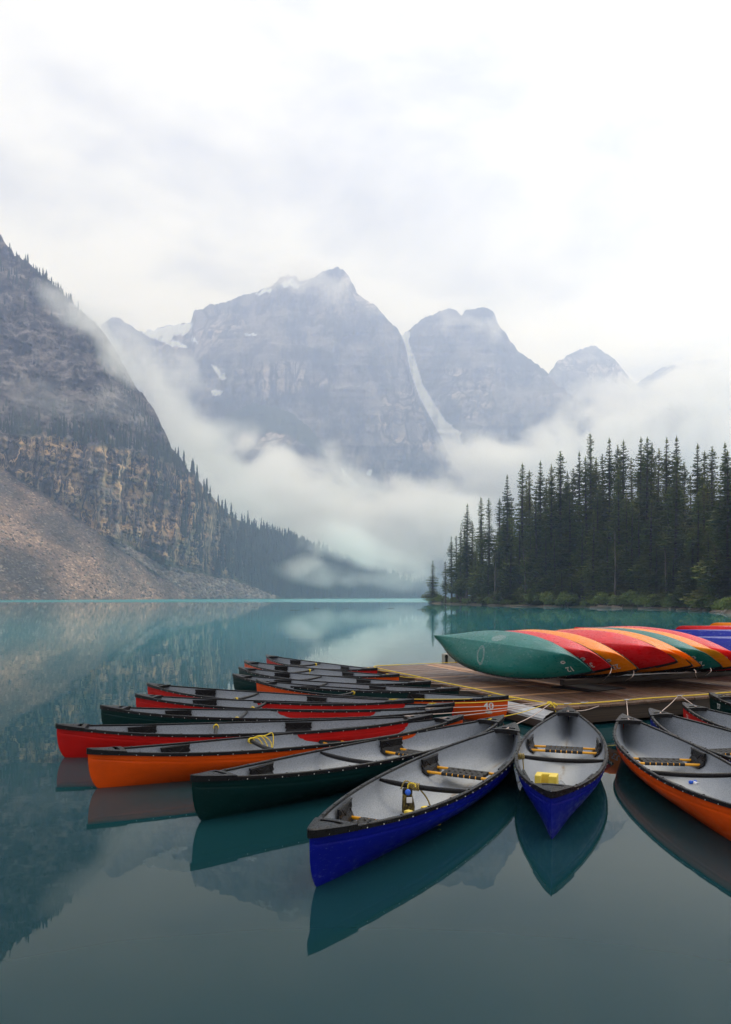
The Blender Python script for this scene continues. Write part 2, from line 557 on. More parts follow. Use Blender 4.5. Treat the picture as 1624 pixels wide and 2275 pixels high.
# far massifs
def massif(name, label, px, sky, Z0, py0, slope_deg, seed, amp, mat, snow=(), veg=(), rows=190, scale=1.0, back=((80, -30), (300, -500))):
    def rel(PX, PY, T):
        g = fbm(PX / 120 + PY / 400, PY / 210, seed, 6, 0.52, True)
        c = fbm(PX / 24, PY / 120, seed + 5, 5, 0.55, True)
        b = fbm(PX / 260, PY / 9, seed + 9, 4, 0.6)
        return ((g - 0.55) * 1.0 + (0.55 - c) * 0.55 + (b - 0.5) * 0.30) * amp * sstep(1.0, 0.93, T) + (c - 0.5) * amp * 0.2
    def slope(pxv, py, t):
        s = slope_deg + 16 * np.sin(py / 37.0 + pxv / 160)
        return np.tan(np.radians(s))
    jag = [(x, y + (float(fbm(np.array([x / 9.0]), np.array([3.3]), seed + 70, 5, 0.6)[0]) - 0.5) * 17) for x in px for y in [np.interp(x, *zip(*sky))]]
    P, PX, PY = sheet(px, jag, Z0, slope, rows, py0=py0, relief=rel, back=back)
    mk4 = np.zeros(PX.shape + (4,), np.float32)
    wob = (fbm(PX / 12, PY / 12, seed + 33, 4) - 0.5) * 12
    for poly in snow:
        mk4[..., 0] = np.maximum(mk4[..., 0], inpoly(PX + wob * 0.5, PY + wob, poly))
    for poly in veg:
        mk4[..., 2] = np.maximum(mk4[..., 2], inpoly(PX + wob, PY + wob, poly))
    mk4[..., 1] = sstep(0.45, 0.6, fbm(PX / 150, PY / 60, seed + 44, 4))
    o = mk(name, grid_mesh(name, P, mk4), mat)
    setp(o, label, kind='structure')
    return P, PX, PY

fm, fcol, fz, fal, ffrac, fstre, fbed = rock_material('massif_rock', [(0.08, 0.075, 0.08), (0.34, 0.30, 0.28), (0.035, 0.035, 0.04)],
                                              [(0.05, 0.048, 0.052), (0.38, 0.31, 0.26), (0.20, 0.175, 0.165)], scale=4.5)
fcol = fm.mix(fz[2], fcol, (0.035, 0.05, 0.03))
fcol = fm.mix(fz[0], fcol, (0.82, 0.84, 0.87))
fm.base(fcol)
fm.bump(fm.math('ADD', ffrac, fstre), 0.8, 9.0)

M1_SKY = [(120, 800), (180, 770), (228, 718), (245, 706), (264, 703), (278, 716), (312, 737), (335, 733), (380, 722), (424, 716), (430, 692), (452, 683), (472, 678),
          (500, 670), (540, 656), (572, 650), (600, 636), (612, 628), (624, 616), (640, 612), (656, 614), (668, 622), (690, 617), (706, 610), (730, 600), (750, 592), (760, 597),
          (776, 616), (786, 632), (793, 652), (815, 664), (836, 680), (852, 702), (872, 722), (890, 738), (900, 752), (906, 800), (913, 845), (926, 890), (946, 928), (964, 965), (978, 1010), (992, 1060), (1030, 1150), (1100, 1245)]
snow1 = [[(312, 737), (335, 731), (380, 721), (424, 715), (428, 722), (418, 738), (392, 745), (380, 756), (412, 764), (416, 771), (380, 767), (356, 757), (330, 748)],
         [(470, 811), (482, 816), (492, 828), (502, 832), (499, 843), (493, 847), (484, 834)], [(468, 866), (494, 866), (490, 876), (472, 877)],
         [(566, 654), (590, 640), (604, 637), (600, 647), (578, 655)], [(622, 628), (648, 622), (668, 634), (660, 642), (630, 636)], [(544, 742), (572, 741), (570, 746), (546, 746)],
         [(758, 1040), (768, 1050), (786, 1066), (800, 1078), (796, 1085), (776, 1080), (764, 1066)], [(815, 1040), (826, 1042), (824, 1056), (814, 1052)],
         [(884, 733), (905, 736), (908, 752), (912, 790), (905, 785), (895, 752)], [(424, 747), (434, 752), (440, 762), (430, 760)]]
massif('mountain_massif', 'great hazy blue massif with a hanging glacier and snow patches', np.arange(120, 1101, 2.4), M1_SKY,
       [(120, 2700), (600, 2250), (1240, 2450)], [(120, 1250), (1240, 1250)], 64, 101, 0.05, fm.m, snow=snow1)
M2_SKY = [(790, 900), (840, 830), (880, 762), (903, 737), (930, 716), (955, 701), (976, 690), (991, 683), (1006, 689), (1026, 698), (1040, 688), (1062, 686), (1080, 683), (1095, 688),
          (1101, 702), (1106, 720), (1121, 736), (1136, 762), (1150, 780), (1170, 795), (1190, 806), (1210, 820), (1218, 829), (1240, 856), (1262, 872), (1282, 891), (1330, 902),
          (1390, 920), (1480, 960), (1600, 1010), (1800, 1080)]
snow2 = [[(890, 737), (912, 737), (910, 765), (930, 820), (938, 852), (960, 888), (992, 938), (1024, 960), (1024, 984), (1044, 1000), (1066, 1020), (1060, 1040), (1036, 1036), (1022, 1048),
          (1004, 1030), (988, 990), (962, 938), (934, 888), (916, 840), (902, 790)], [(1222, 985), (1232, 987), (1228, 993)]]
massif('mountain_twin_peak', 'hazy twin topped mountain with a long snow couloir on its left', np.arange(790, 1721, 2.6), M2_SKY,
       [(790, 2560), (1100, 2460), (1800, 2350)], [(790, 1250), (1800, 1250)], 64, 202, 0.045, fm.m, snow=snow2)
M3_SKY = [(1150, 900), (1218, 832), (1236, 806), (1262, 790), (1290, 773), (1310, 766), (1330, 772), (1346, 786), (1366, 800), (1386, 826), (1405, 846), (1440, 890), (1500, 940), (1700, 1050)]
massif('mountain_far_peak', 'pale pointed far peak right of the twin topped mountain', np.arange(1150, 1701, 3), M3_SKY, [(1150, 2950), (1700, 2950)], [(1150, 1250), (1700, 1250)], 64, 303, 0.035, fm.m, rows=120, back=((80, -30), (300, -500)))
M4_SKY = [(1340, 930), (1405, 856), (1440, 832), (1490, 812), (1560, 800), (1640, 790), (1720, 800)]
massif('mountain_faint_ridge', 'faint ridge almost lost in cloud at the right', np.arange(1340, 1721, 4), M4_SKY, [(1340, 3150), (1720, 3150)], [(1340, 1250), (1720, 1250)], 64, 404, 0.03, fm.m, rows=90, back=((60, -60), (120, -400)))
# wooded spur in front of the massif
M5_SKY = [(380, 1010), (470, 945), (520, 912), (560, 897), (610, 902), (655, 922), (700, 962), (726, 1005), (745, 1050), (790, 1105), (850, 1165), (920, 1225), (1010, 1290), (1060, 1318)]
massif('hill_wooded_spur', 'dark wooded rock spur rising from the mist below the massif', np.arange(380, 1061, 3), M5_SKY, [(380, 1850), (1060, 1900)], [(380, 1325), (1060, 1325)], 50, 505, 0.04, fm.m,
       veg=[[(380, 1000), (520, 880), (620, 890), (700, 950), (740, 1030), (640, 965), (540, 960), (400, 1100)], [(600, 1130), (1060, 1130), (1060, 1400), (600, 1400)]], rows=120,
       back=((40, -15), (150, -150), (400, -500)))
# low end of the lake
def low_slope(px, py, t): return np.full_like(px, math.tan(R(24)))
E5, E5X, E5Y = sheet(np.arange(560, 1500, 4), [(560, 1240), (700, 1262), (800, 1276), (900, 1290), (980, 1300), (1100, 1290), (1500, 1250)], [(560, 1500), (940, 1640), (1500, 1560)], low_slope, 40,
                     relief=lambda a, b, t: (fbm(a / 30, b / 20, 77) - 0.5) * 0.02 * t)
mk5 = np.zeros(E5X.shape + (4,), np.float32); mk5[..., 2] = 1
setp(mk('shore_far_end', grid_mesh('shore_far_end', E5, mk5), lm.m), 'dim wooded shore at the far end of the lake', kind='structure')

# ------------------------------------------------------------------ land under the spruce forest on the right
SHORE = [(21.0, 268), (26, 215), (31, 181), (37, 163), (43, 149), (49, 137), (51.5, 126), (48.5, 110), (45.0, 98), (42.5, 88), (43, 74), (50, 60), (64, 46), (90, 30)]
def shore_x(y):
    return np.interp(y, [p[1] for p in SHORE][::-1], [p[0] for p in SHORE][::-1])
ss = np.linspace(0, 1, 150); dd = np.concatenate([np.linspace(-6, 6, 13), np.linspace(8, 40, 14), np.linspace(50, 420, 12)])
sy = 285 - ss * 262
GP = np.zeros((len(dd), len(sy), 3))
for i, d in enumerate(dd):
    xs = shore_x(np.minimum(sy, 268)) + np.where(sy > 268, (sy - 268) * 1.5, 0)
    nx = xs + d + (fbm(sy / 7, sy * 0, 5) - 0.5) * 3.2 * (1 if d < 30 else 0)
    GP[i, :, 0] = nx
    GP[i, :, 1] = sy
    GP[i, :, 2] = np.where(d < 0, d * 0.35, 0.10 + 0.9 * (1 - np.exp(-d / 5)) + 0.035 * d) + (fbm(nx / 3, sy / 3, 8, 4) - 0.45) * 0.9 * (d > -1)
gm = Mat('forest_floor', 0.95, (0.06, 0.05, 0.03), 0.1)
gz = gm.attr('zone'); gs = gm.sep(gz.outputs['Color'])
moss = gm.mix(gm.noise(gm.coord('Object'), 0.5, 6, 0.65), (0.020, 0.026, 0.012), (0.055, 0.07, 0.022))
mud = gm.mix(gm.noise(gm.coord('Object'), 1.3, 6, 0.65), (0.045, 0.038, 0.03), (0.17, 0.14, 0.11))
gm.base(gm.mix(gs[0], moss, mud)); gm.bump(gm.noise(gm.coord('Object'), 2.5, 5), 0.7, 0.15)
gmask = np.zeros(GP.shape[:2] + (4,), np.float32)
gmask[..., 0] = sstep(1.2, 0.3, dd)[:, None] * np.ones(len(sy))[None]
gmask[:, sy < 112, 0] = sstep(5, 2, dd)[:, None] * np.ones((sy < 112).sum())[None]
setp(mk('shore_forest', grid_mesh('shore_forest', GP, gmask), gm.m), 'low mossy shore under the spruce forest on the right', kind='structure')
def ground_z(x, y):
    d = x - float(shore_x(min(y, 268)))
    return 0.10 + 0.9 * (1 - math.exp(-max(d, 0) / 5)) + 0.035 * max(d, 0) if d > 0 else 0.0

# ------------------------------------------------------------------ air: even haze over the valley, banks of mist in it
lo_, hi_ = np.array([-1300., -300., -6.]), np.array([1550., 60., 10.])
for o in COL.objects:            # wide enough for all the land
    if o.name.startswith(('mountain', 'hill', 'shore')):
        vv = np.empty(len(o.data.vertices) * 3, np.float32); o.data.vertices.foreach_get('co', vv); vv = vv.reshape(-1, 3)
        lo_, hi_ = np.minimum(lo_, vv.min(0)), np.maximum(hi_, vv.max(0))
lo_[2] = -6; lo_ -= (80, 20, 1); hi_ += (80, 60, 15)
bm_ = MB(); bm_.add([(lo_[0] + 9, lo_[1] + 9, -6), (hi_[0] - 9, lo_[1] + 9, -6), (hi_[0] - 9, hi_[1] - 9, -6), (lo_[0] + 9, hi_[1] - 9, -6)], [(0, 1, 2, 3)])
setp(mk('ground', bm_.mesh('ground'), bedm.m), 'valley floor under the lake and mountains', kind='structure')
hz = MB(); hz.box(tuple((lo_ + hi_) / 2), tuple(hi_ - lo_))
hm = bpy.data.materials.new('haze_air'); hm.use_nodes = True
t_ = hm.node_tree; t_.nodes.clear()
ho = t_.nodes.new('ShaderNodeOutputMaterial'); hv = t_.nodes.new('ShaderNodeVolumePrincipled')
hv.inputs['Color'].default_value = (0.58, 0.69, 1.0, 1)
hv.inputs['Density'].default_value = HAZE_DENSITY = 4.2e-4
hv.inputs['Anisotropy'].default_value = 0.6
hv.inputs['Absorption Color'].default_value = (1, 1, 1, 1)      # scatters, does not absorb
t_.links.new(hv.outputs[0], ho.inputs['Volume'])
haze = mk('haze', hz.mesh('haze'), hm)
setp(haze, 'pale blue haze filling the valley', kind='stuff')

def mist_material(name, dens, nscale, cut, gain):
    mm = bpy.data.materials.new(name); mm.use_nodes = True
    T = mm.node_tree; T.nodes.clear()
    N, Lk = T.nodes.new, T.links.new
    o = N('ShaderNodeOutputMaterial'); pv = N('ShaderNodeVolumePrincipled')
    pv.inputs['Color'].default_value = (0.99, 0.99, 0.995, 1)
    pv.inputs['Anisotropy'].default_value = 0.45; pv.inputs['Absorption Color'].default_value = (1, 1, 1, 1)
    tcn = N('ShaderNodeTexCoord'); ln = N('ShaderNodeVectorMath'); ln.operation = 'LENGTH'
    Lk(tcn.outputs['Object'], ln.inputs[0])
    geo = N('ShaderNodeNewGeometry')
    mpn = N('ShaderNodeMapping'); mpn.inputs['Scale'].default_value = (nscale, nscale * 0.8, nscale * 1.2)
    Lk(geo.outputs['Position'], mpn.inputs['Vector'])
    nz = N('ShaderNodeTexNoise'); nz.inputs['Scale'].default_value = 1.0; nz.inputs['Detail'].default_value = 6.0; nz.inputs['Roughness'].default_value = 0.60; nz.inputs['Distortion'].default_value = 0.35
    Lk(mpn.outputs['Vector'], nz.inputs['Vector'])
    # noise - cut + gain*(1-r), clamped
    a = N('ShaderNodeMath'); a.operation = 'MULTIPLY_ADD'; Lk(ln.outputs['Value'], a.inputs[0]); a.inputs[1].default_value = -gain; a.inputs[2].default_value = gain - cut
    nk = N('ShaderNodeMath'); nk.operation = 'MULTIPLY_ADD'; Lk(nz.outputs['Fac'], nk.inputs[0]); nk.inputs[1].default_value = 2.3; nk.inputs[2].default_value = -0.65
    b = N('ShaderNodeMath'); b.operation = 'ADD'; Lk(a.outputs[0], b.inputs[0]); Lk(nk.outputs[0], b.inputs[1])
    c = N('ShaderNodeMath'); c.operation = 'MAXIMUM'; Lk(b.outputs[0], c.inputs[0]); c.inputs[1].default_value = 0
    f0 = N('ShaderNodeMapRange'); f0.inputs['From Min'].default_value = 1.0; f0.inputs['From Max'].default_value = 0.72; Lk(ln.outputs['Value'], f0.inputs['Value'])
    g = N('ShaderNodeMath'); g.operation = 'MULTIPLY'; Lk(c.outputs[0], g.inputs[0]); Lk(f0.outputs['Result'], g.inputs[1])
    h = N('ShaderNodeMath'); h.operation = 'MULTIPLY'; Lk(g.outputs[0], h.inputs[0]); h.inputs[1].default_value = dens
    Lk(h.outputs[0], pv.inputs['Density']); Lk(pv.outputs[0], o.inputs['Volume'])
    return mm
ico = bmesh.new(); bmesh.ops.create_icosphere(ico, subdivisions=3, radius=1.0)
ico_me = bpy.data.meshes.new('mist_bank'); ico.to_mesh(ico_me); ico.free()
MIST = {'thick': mist_material('mist_thick', 0.060, 1 / 165, 0.66, 0.52), 'mid': mist_material('mist_mid', 0.032, 1 / 130, 0.68, 0.50),
        'thin': mist_material('mist_thin', 0.020, 1 / 150, 0.70, 0.50), 'veil': mist_material('mist_veil', 0.022, 1 / 110, 0.70, 0.50), 'wisp': mist_material('mist_wisp', 0.10, 1 / 80, 0.68, 0.45)}
def mist(px, py, hw, hh, Z, depth, kind, rot=0.0, label=''):
    o = mk('mist_bank', ico_me, MIST[kind])
    p = pixd(px, py, Z)
    o.location = p
    s = Z / F
    o.scale = (hw * s, depth, hh * s)
    o.rotation_euler = (0, R(rot), 0)
    setp(o, label, kind='stuff')
    return o
mist(640, 1120, 400, 170, 1720, 260, 'thick', 17, 'thick white mist bank over the lake head')
mist(900, 1190, 380, 150, 1800, 250, 'thick', 10, 'thick white mist between the spur and the forest')
mist(430, 960, 280, 80, 1080, 150, 'thick', 52, 'mist pouring down beside the dark buttress')
mist(325, 815, 190, 60, 1030, 110, 'mid', 48, 'mist lobe beside the buttress ridge')
mist(400, 850, 90, 70, 1500, 130, 'mid', 20, 'mist lobe before the massif foot')
mist(225, 755, 200, 55, 810, 60, 'wisp', 42, 'wisp of mist across the upper buttress')
mist(90, 890, 210, 95, 690, 70, 'veil', 5, 'thin veil of mist over the buttress face')
mist(250, 900, 150, 70, 770, 60, 'veil', 35, 'thin veil of mist over the buttress shoulder')
mist(1230, 1070, 460, 170, 2050, 260, 'thick', -4, 'white fog behind the spruce forest')
mist(1010, 1075, 160, 55, 2150, 160, 'mid', -12, 'fog wisps under the snow couloir')
mist(1560, 960, 430, 220, 2150, 260, 'thick', -12, 'cloud hiding the ridges at the right')
mist(1460, 900, 290, 120, 2250, 200, 'mid', -25, 'cloud fringe beside the far peak')
mist(655, 612, 110, 42, 2650, 130, 'mid', -10, 'small cloud caught on the massif top')
mist(1060, 715, 120, 70, 2650, 150, 'thin', 15, 'thin cloud drifting over the twin top')
mist(760, 650, 130, 70, 2600, 140, 'thin', 25, 'thin cloud drifting over the main summit')
mist(560, 975, 100, 45, 1850, 130, 'mid', 8, 'mist lobe below the wooded spur')
mist(770, 1010, 90, 40, 1850, 120, 'thin', 0, 'mist wisp beside the wooded spur')
mist(780, 1215, 330, 85, 1480, 150, 'mid', 8, 'low mist over the far shore')
mist(680, 1178, 330, 66, 1090, 90, 'thick', 20, 'bright mist lying across the top of the far left wood')
mist(870, 1240, 240, 50, 1330, 110, 'mid', 10, 'bright mist tongue low over the far wood beside the forest')
mist(830, 1282, 260, 42, 1120, 80, 'mid', 4, 'low mist along the waterline at the lake head')
mist(690, 1250, 80, 36, 1180, 60, 'mid', -20, 'small puff of mist before the far wood')

# ================================================================== TREES
mneed = Mat('spruce_needles', 0.75, (0.03, 0.05, 0.025), 0.2)
rn = mneed.rnd()
c0 = mneed.ramp(rn, [(0.0, (0.048, 0.080, 0.022)), (0.5, (0.085, 0.125, 0.026)), (0.85, (0.140, 0.170, 0.030)), (1.0, (0.18, 0.18, 0.032))])
nn = mneed.noise(mneed.coord('Object'), 0.9, 4, 0.6)
mneed.base(mneed.mix(mneed.ramp(nn, [(0.35, 0.0), (0.7, 1.0)]), c0, mneed.mix(0.6, c0, (0.26, 0.25, 0.05))))
mneed.b.inputs['Subsurface Weight'].default_value = 0.0
mbark = Mat('spruce_bark', 0.9, (0.09, 0.07, 0.055), 0.1)
mbark.base(mbark.mix(mbark.noise(mbark.coord('Object', (3, 3, 0.6)), 2, 5), (0.05, 0.04, 0.034), (0.16, 0.13, 0.11)))
mdead = Mat('dead_wood', 0.9, (0.25, 0.22, 0.2), 0.1)
mdead.base(mdead.mix(mdead.noise(mdead.coord('Object', (1, 1, 6)), 2, 5), (0.09, 0.07, 0.06), (0.30, 0.24, 0.20)))

def spruce_crown(seed, H=30.0, W=2.6, whorls=62, bare=0.05, ragged=0.35, power=0.75):
    """crown of drooping sprays; H metres tall, W metres radius"""
    g = np.random.default_rng(seed)
    V, Fc = [], []
    def tri(a, b, c):
        k = len(V)
        V.extend((a, b, c)); Fc.append((k, k + 1, k + 2))
    for i in range(whorls):
        t = (i + g.uniform(-0.4, 0.4)) / whorls
        t = min(max(t, 0.0), 0.995)
        z_w = H * (bare + (1 - bare) * t)
        env = W * (1 - t) ** power * (0.82 + 0.3 * math.sin(t * 17 + seed)) * (0.75 + 0.25 * min(1, t / 0.12))
        env = max(env, 0.10 + 1.9 * (1 - t))  if t > 0.8 else env
        nb = int(6 + 5 * (1 - t) + g.integers(0, 3))
        a0 = g.uniform(0, 6.28)
        for b in range(nb):
            if g.random() < 0.10 * ragged / 0.35:
                continue
            z = z_w + g.uniform(-0.75, 0.75) * H / whorls
            az = a0 + b * 6.2832 / nb + g.uniform(-0.35, 0.35)
            ln = env * (1 + g.uniform(-ragged, ragged * 0.7))
            dx, dy = math.cos(az), math.sin(az)
            px_, py_ = -dy, dx
            rise = 0.35 if t > 0.8 else 0.05
            droop = g.uniform(0.18, 0.42) * (1 - t * 0.7)
            segs = 4 if ln > 1.2 else (3 if ln > 0.6 else 2)
            prev = np.array([0, 0, z])
            for s in range(segs):
                q0, q1 = s / segs, (s + 1) / segs
                r0, r1 = ln * q0, ln * q1
                z0 = z + ln * (rise * q0 - droop * q0 ** 1.3); z1 = z + ln * (rise * q1 - droop * q1 ** 1.3 + 0.10 * (q1 > 0.9))
                wd = ln * 0.30 * (1 - q0 * 0.55) + 0.10
                c0_ = np.array([dx * r0, dy * r0, z0]); c1_ = np.array([dx * r1, dy * r1, z1])
                for sg in (-1, 1):
                    ww = wd * g.uniform(0.7, 1.25)
                    tip = c0_ * 0.35 + c1_ * 0.65 + np.array([px_ * sg * ww, py_ * sg * ww, -ww * g.uniform(0.15, 0.75)])
                    tri(tuple(c0_), tuple(c1_), tuple(tip))
                # hanging needles under the limb
                hang = 0.12 + 0.22 * ln * g.uniform(0.4, 1.0) * (1 - 0.4 * q0)
                mid = (c0_ + c1_) * 0.5 + np.array([px_ * g.uniform(-.2, .2), py_ * g.uniform(-.2, .2), -hang])
                tri(tuple(c0_), tuple(c1_), tuple(mid))
            tipp = np.array([dx * ln * 1.08, dy * ln * 1.08, z1 - 0.02])
            tri(tuple(c1_ + np.array([px_, py_, 0]) * 0.08), tuple(c1_ - np.array([px_, py_, 0]) * 0.08), tuple(tipp))
    # leader
    for k in range(5):
        a = k * 1.257
        tri((math.cos(a) * .10, math.sin(a) * .10, H * 0.965), (math.cos(a + 1.2) * .10, math.sin(a + 1.2) * .10, H * 0.965), (0, 0, H * 1.01))
    return mesh_np('crown', np.array(V), np.array(Fc, dtype=np.int32))

def spruce_trunk(seed, H=30.0):
    g = np.random.default_rng(seed + 99)
    mb = MB()
    pts = [(g.uniform(-.05, .05) * (k > 0), g.uniform(-.05, .05) * (k > 0), H * q - (0.8 if k == 0 else 0)) for k, q in enumerate((0, 0.06, 0.25, 0.5, 0.75, 0.97))]
    mb.tube(pts, [0.30, 0.24, 0.20, 0.15, 0.09, 0.02], 7)
    for k in range(9):                       # dead lower snags
        z = H * g.uniform(0.03, 0.22); a = g.uniform(0, 6.28); l = g.uniform(.5, 1.3)
        mb.tube([(0, 0, z), (math.cos(a) * l, math.sin(a) * l, z - l * .25)], [0.03, 0.01], 4)
    return mb.mesh('trunk', smooth=True)

PROTO = []
for k, (W, wh, bare, rag, pw) in enumerate([(2.5, 66, 0.06, 0.35, 0.72), (2.1, 70, 0.10, 0.4, 0.62), (2.8, 62, 0.04, 0.3, 0.85), (1.9, 74, 0.16, 0.5, 0.55),
                                            (2.4, 60, 0.03, 0.3, 0.78), (1.7, 64, 0.22, 0.55, 0.5), (2.6, 66, 0.08, 0.4, 0.68), (3.0, 56, 0.02, 0.28, 0.9)]):
    PROTO.append((spruce_crown(300 + k, 30.0, W, wh, bare, rag, pw), spruce_trunk(300 + k)))

def spruce(base, H, wid, k, label, group):
    t = empty('spruce_tree', base)
    t.rotation_euler = (random.uniform(-.015, .015), random.uniform(-.015, .015), random.uniform(0, 6.28))
    t.scale = (wid, wid, H / 30.0)
    setp(t, label, 'tree', group)
    mk('crown', PROTO[k][0], mneed.m, t)
    mk('trunk', PROTO[k][1], mbark.m, t)
    return t

def zc(x, y):      # point read off an enlargement of the forest -> column, row
    return (1400 + x / 1.4764) * 0.6496, (1450 + y / 1.4764) * 0.6496
# tops of the trees that stand out (x, y, distance behind the shore, width factor, prototype)
TOPS = [(117, 688, 1, .95, 7), (183, 692, 2, .7, 5), (213, 565, 3, .75, 3), (240, 562, 6, .7, 5), (258, 532, 4, .75, 1), (290, 400, 5, .85, 3), (318, 487, 8, .8, 1), (370, 365, 5, .85, 0), (403, 375, 7, .85, 6),
        (455, 372, 14, .9, 1), (493, 253, 6, .85, 3), (523, 390, 12, .9, 0), (566, 195, 7, 1.0, 0), (604, 232, 12, .9, 5), (657, 182, 10, .95, 3), (718, 200, 14, .9, 1), (767, 138, 9, 1.15, 6),
        (820, 220, 16, .9, 5), (862, 133, 12, .9, 3), (895, 160, 9, 1.05, 0), (922, 42, 11, .8, 5), (945, 165, 14, .9, 1), (985, 150, 18, .9, 6), (1013, 65, 12, .95, 3), (1047, 105, 16, .95, 1), (1076, 78, 12, 1.0, 0),
        (1130, 170, 20, 1., 6), (1165, 60, 12, .9, 3), (1198, 65, 9, 1.05, 0), (1215, 90, 12, .9, 1), (1255, 125, 24, 1., 6), (1293, 65, 14, 1.05, 2), (1340, 57, 15, .95, 3), (1392, 190, 20, 1., 1),
        (1450, 98, 15, .95, 3), (1480, 135, 22, .9, 5), (1528, 113, 22, 1.1, 6), (1598, 90, 20, .9, 3), (1618, 130, 6, 1.1, 0),
        (640, 330, 4, 1.05, 4), (690, 500, 3, 1.0, 7), (735, 530, 3.5, .95, 4), (930, 435, 3, 1.0, 4), (1065, 250, 5, 1.0, 0), (1100, 345, 5, .95, 2), (1215, 375, 4, 1.15, 4), (1355, 240, 8, 1.1, 2), (1290, 440, 9, .7, 3),
        (1430, 555, 3, 1.15, 7), (1335, 660, 2.5, 1.1, 7), (1490, 300, 9, .9, 6), (1560, 300, 7, 1.15, 4), (510, 600, 3, 1.1, 7), (400, 700, 2, 1.0, 2), (645, 815, 1, 1.0, 7), (770, 735, 2, .9, 7),
        (820, 775, 1.5, .9, 7), (1000, 560, 4, 1.0, 2), (870, 480, 5, .9, 1), (1160, 430, 5, 1.0, 4), (1250, 600, 3, 1.0, 2), (1550, 640, 2, 1.1, 7), (1600, 420, 4, 1.1, 4), (1510, 520, 4, 1.0, 2), (450, 520, 6, .9, 0), (560, 480, 5, .95, 4)]
SPECIAL = {0: 'lone small spruce standing apart at the tip of the wooded point', 1: 'thin small spruce second from the tip of the wooded point', 20: 'tallest sparse topped spruce poking above the forest skyline',
           54: 'short pale green young spruce at the waterline before the forest', 38: 'big dark spruce cut by the right edge of the picture', 48: 'broad yellowish young spruce at the right of the forest front', 16: 'full crowned tall spruce where the forest skyline climbs',
           12: 'tall slender spruce left of the full crowned one on the climbing skyline'}
def shore_y_at(px):
    """distance of the shore along the column px"""
    ysx = np.linspace(265, 60, 400)
    pc = CX + F * shore_x(ysx) / ysx
    return float(np.interp(px, pc, ysx))
NT = 0
ORD = ['first', 'second', 'third', 'fourth', 'fifth', 'sixth', 'seventh', 'eighth', 'ninth', 'tenth', 'eleventh', 'twelfth', 'thirteenth', 'fourteenth', 'fifteenth', 'sixteenth', 'seventeenth', 'eighteenth', 'nineteenth', 'twentieth',
       'twenty-first', 'twenty-second', 'twenty-third', 'twenty-fourth', 'twenty-fifth', 'twenty-sixth', 'twenty-seventh', 'twenty-eighth', 'twenty-ninth', 'thirtieth', 'thirty-first', 'thirty-second', 'thirty-third', 'thirty-fourth', 'thirty-fifth']
UL = {}
for rank_, tx in ((True, '%s tall dark spruce on the forest skyline counting from the wooded point'), (False, '%s spruce of the waterline rank counting from the wooded point')):
    ids = sorted([i for i, a in enumerate(TOPS) if (a[2] > 6) == rank_ and i not in SPECIAL], key=lambda i: TOPS[i][0])
    for k, i in enumerate(ids): UL[i] = tx % ORD[k]
for i, (zx, zy, dback, wf, k) in enumerate(TOPS):
    px_, py_ = zc(zx, zy)
    Y = shore_y_at(px_) + dback * 1.6 + 1.0
    X = (px_ - CX) * Y / F
    gz_ = ground_z(X, Y)
    H = CAMH + (HZ - py_) * Y / F - gz_
    lab = SPECIAL.get(i) or UL.get(i) or ('tall dark spruce on the skyline of the forest across the water' if dback > 6 else 'spruce standing in the front rank of the forest at the waterline')
    spruce((X, Y, gz_ - 0.1), H, 1.9 * wf * (0.5 + 0.5 * H / 30), k, lab, None if i in SPECIAL else ('skyline spruces of the forest' if dback > 6 else 'front rank spruces of the forest'))
    NT += 1
SKYL = sorted([zc(a[0], a[1]) for a in TOPS if a[2] > 4 or a[0] < 480])
tr = random.Random(5)
for i in range(125):                                     # the dim ranks behind
    px_ = tr.uniform(1008, 1690) if i < 105 else tr.uniform(1300, 1690)
    back = tr.uniform(8, 62)
    Y = shore_y_at(min(px_, 1640)) + back
    X = (px_ - CX) * Y / F
    if X < shore_x(min(Y, 268)) + 2: continue
    top = float(np.interp(px_, [p[0] for p in SKYL], [p[1] for p in SKYL])) + tr.uniform(25, 130)
    gz_ = ground_z(X, Y)
    H = CAMH + (HZ - top) * Y / F - gz_
    if H < 6: continue
    spruce((X, Y, gz_ - 0.1), H, tr.uniform(1.7, 2.1) * (0.5 + 0.5 * H / 30), tr.randrange(7), 'dim spruce in the back ranks of the forest', 'back rank spruces of the forest')

# bare dead spruces among the living ones
DEADT = MB()
dg_ = random.Random(8)
DEADT.tube([(0, 0, -.5), (.1, 0, 6), (.05, .1, 14), (.2, 0, 22), (.3, .1, 27)], [.28, .22, .16, .09, .02], 7)
for k in range(60):
    z = dg_.uniform(3, 25); a = dg_.uniform(0, 6.28); l = (27 - z) * .06 + dg_.uniform(.3, 1.2)
    DEADT.tube([(.1, 0, z), (.1 + math.cos(a) * l * .6, math.sin(a) * l * .6, z - l * .05), (.1 + math.cos(a) * l, math.sin(a) * l, z - l * .4)], [.04, .025, .008], 4)
DEADM = DEADT.mesh('dead_spruce', smooth=True)
for zx, zy, dback, lab in ((430, 480, 2, 'bare grey dead spruce near the left end of the forest'), (592, 420, 3, 'bare grey dead spruce left of the forest middle'), (1040, 330, 3, 'bare grey dead spruce in the middle of the forest front'), (1300, 420, 3, 'bare grey dead spruce right of the forest middle'), (1570, 400, 2.5, 'bare grey dead spruce near the right end of the forest')):
    px_, py_ = zc(zx, zy); Y = shore_y_at(px_) + dback * 1.6; X = (px_ - CX) * Y / F; gz_ = ground_z(X, Y)
    H = (CAMH + (HZ - py_) * Y / F - gz_) * 0.62
    o = mk('dead_spruce', DEADM, mbark.m, None, (X, Y, gz_)); o.scale = (1, 1, H / 27); o.rotation_euler = (R(dg_.uniform(-3, 3)), R(dg_.uniform(-4, 4)), dg_.uniform(0, 6)); setp(o, lab, 'tree')

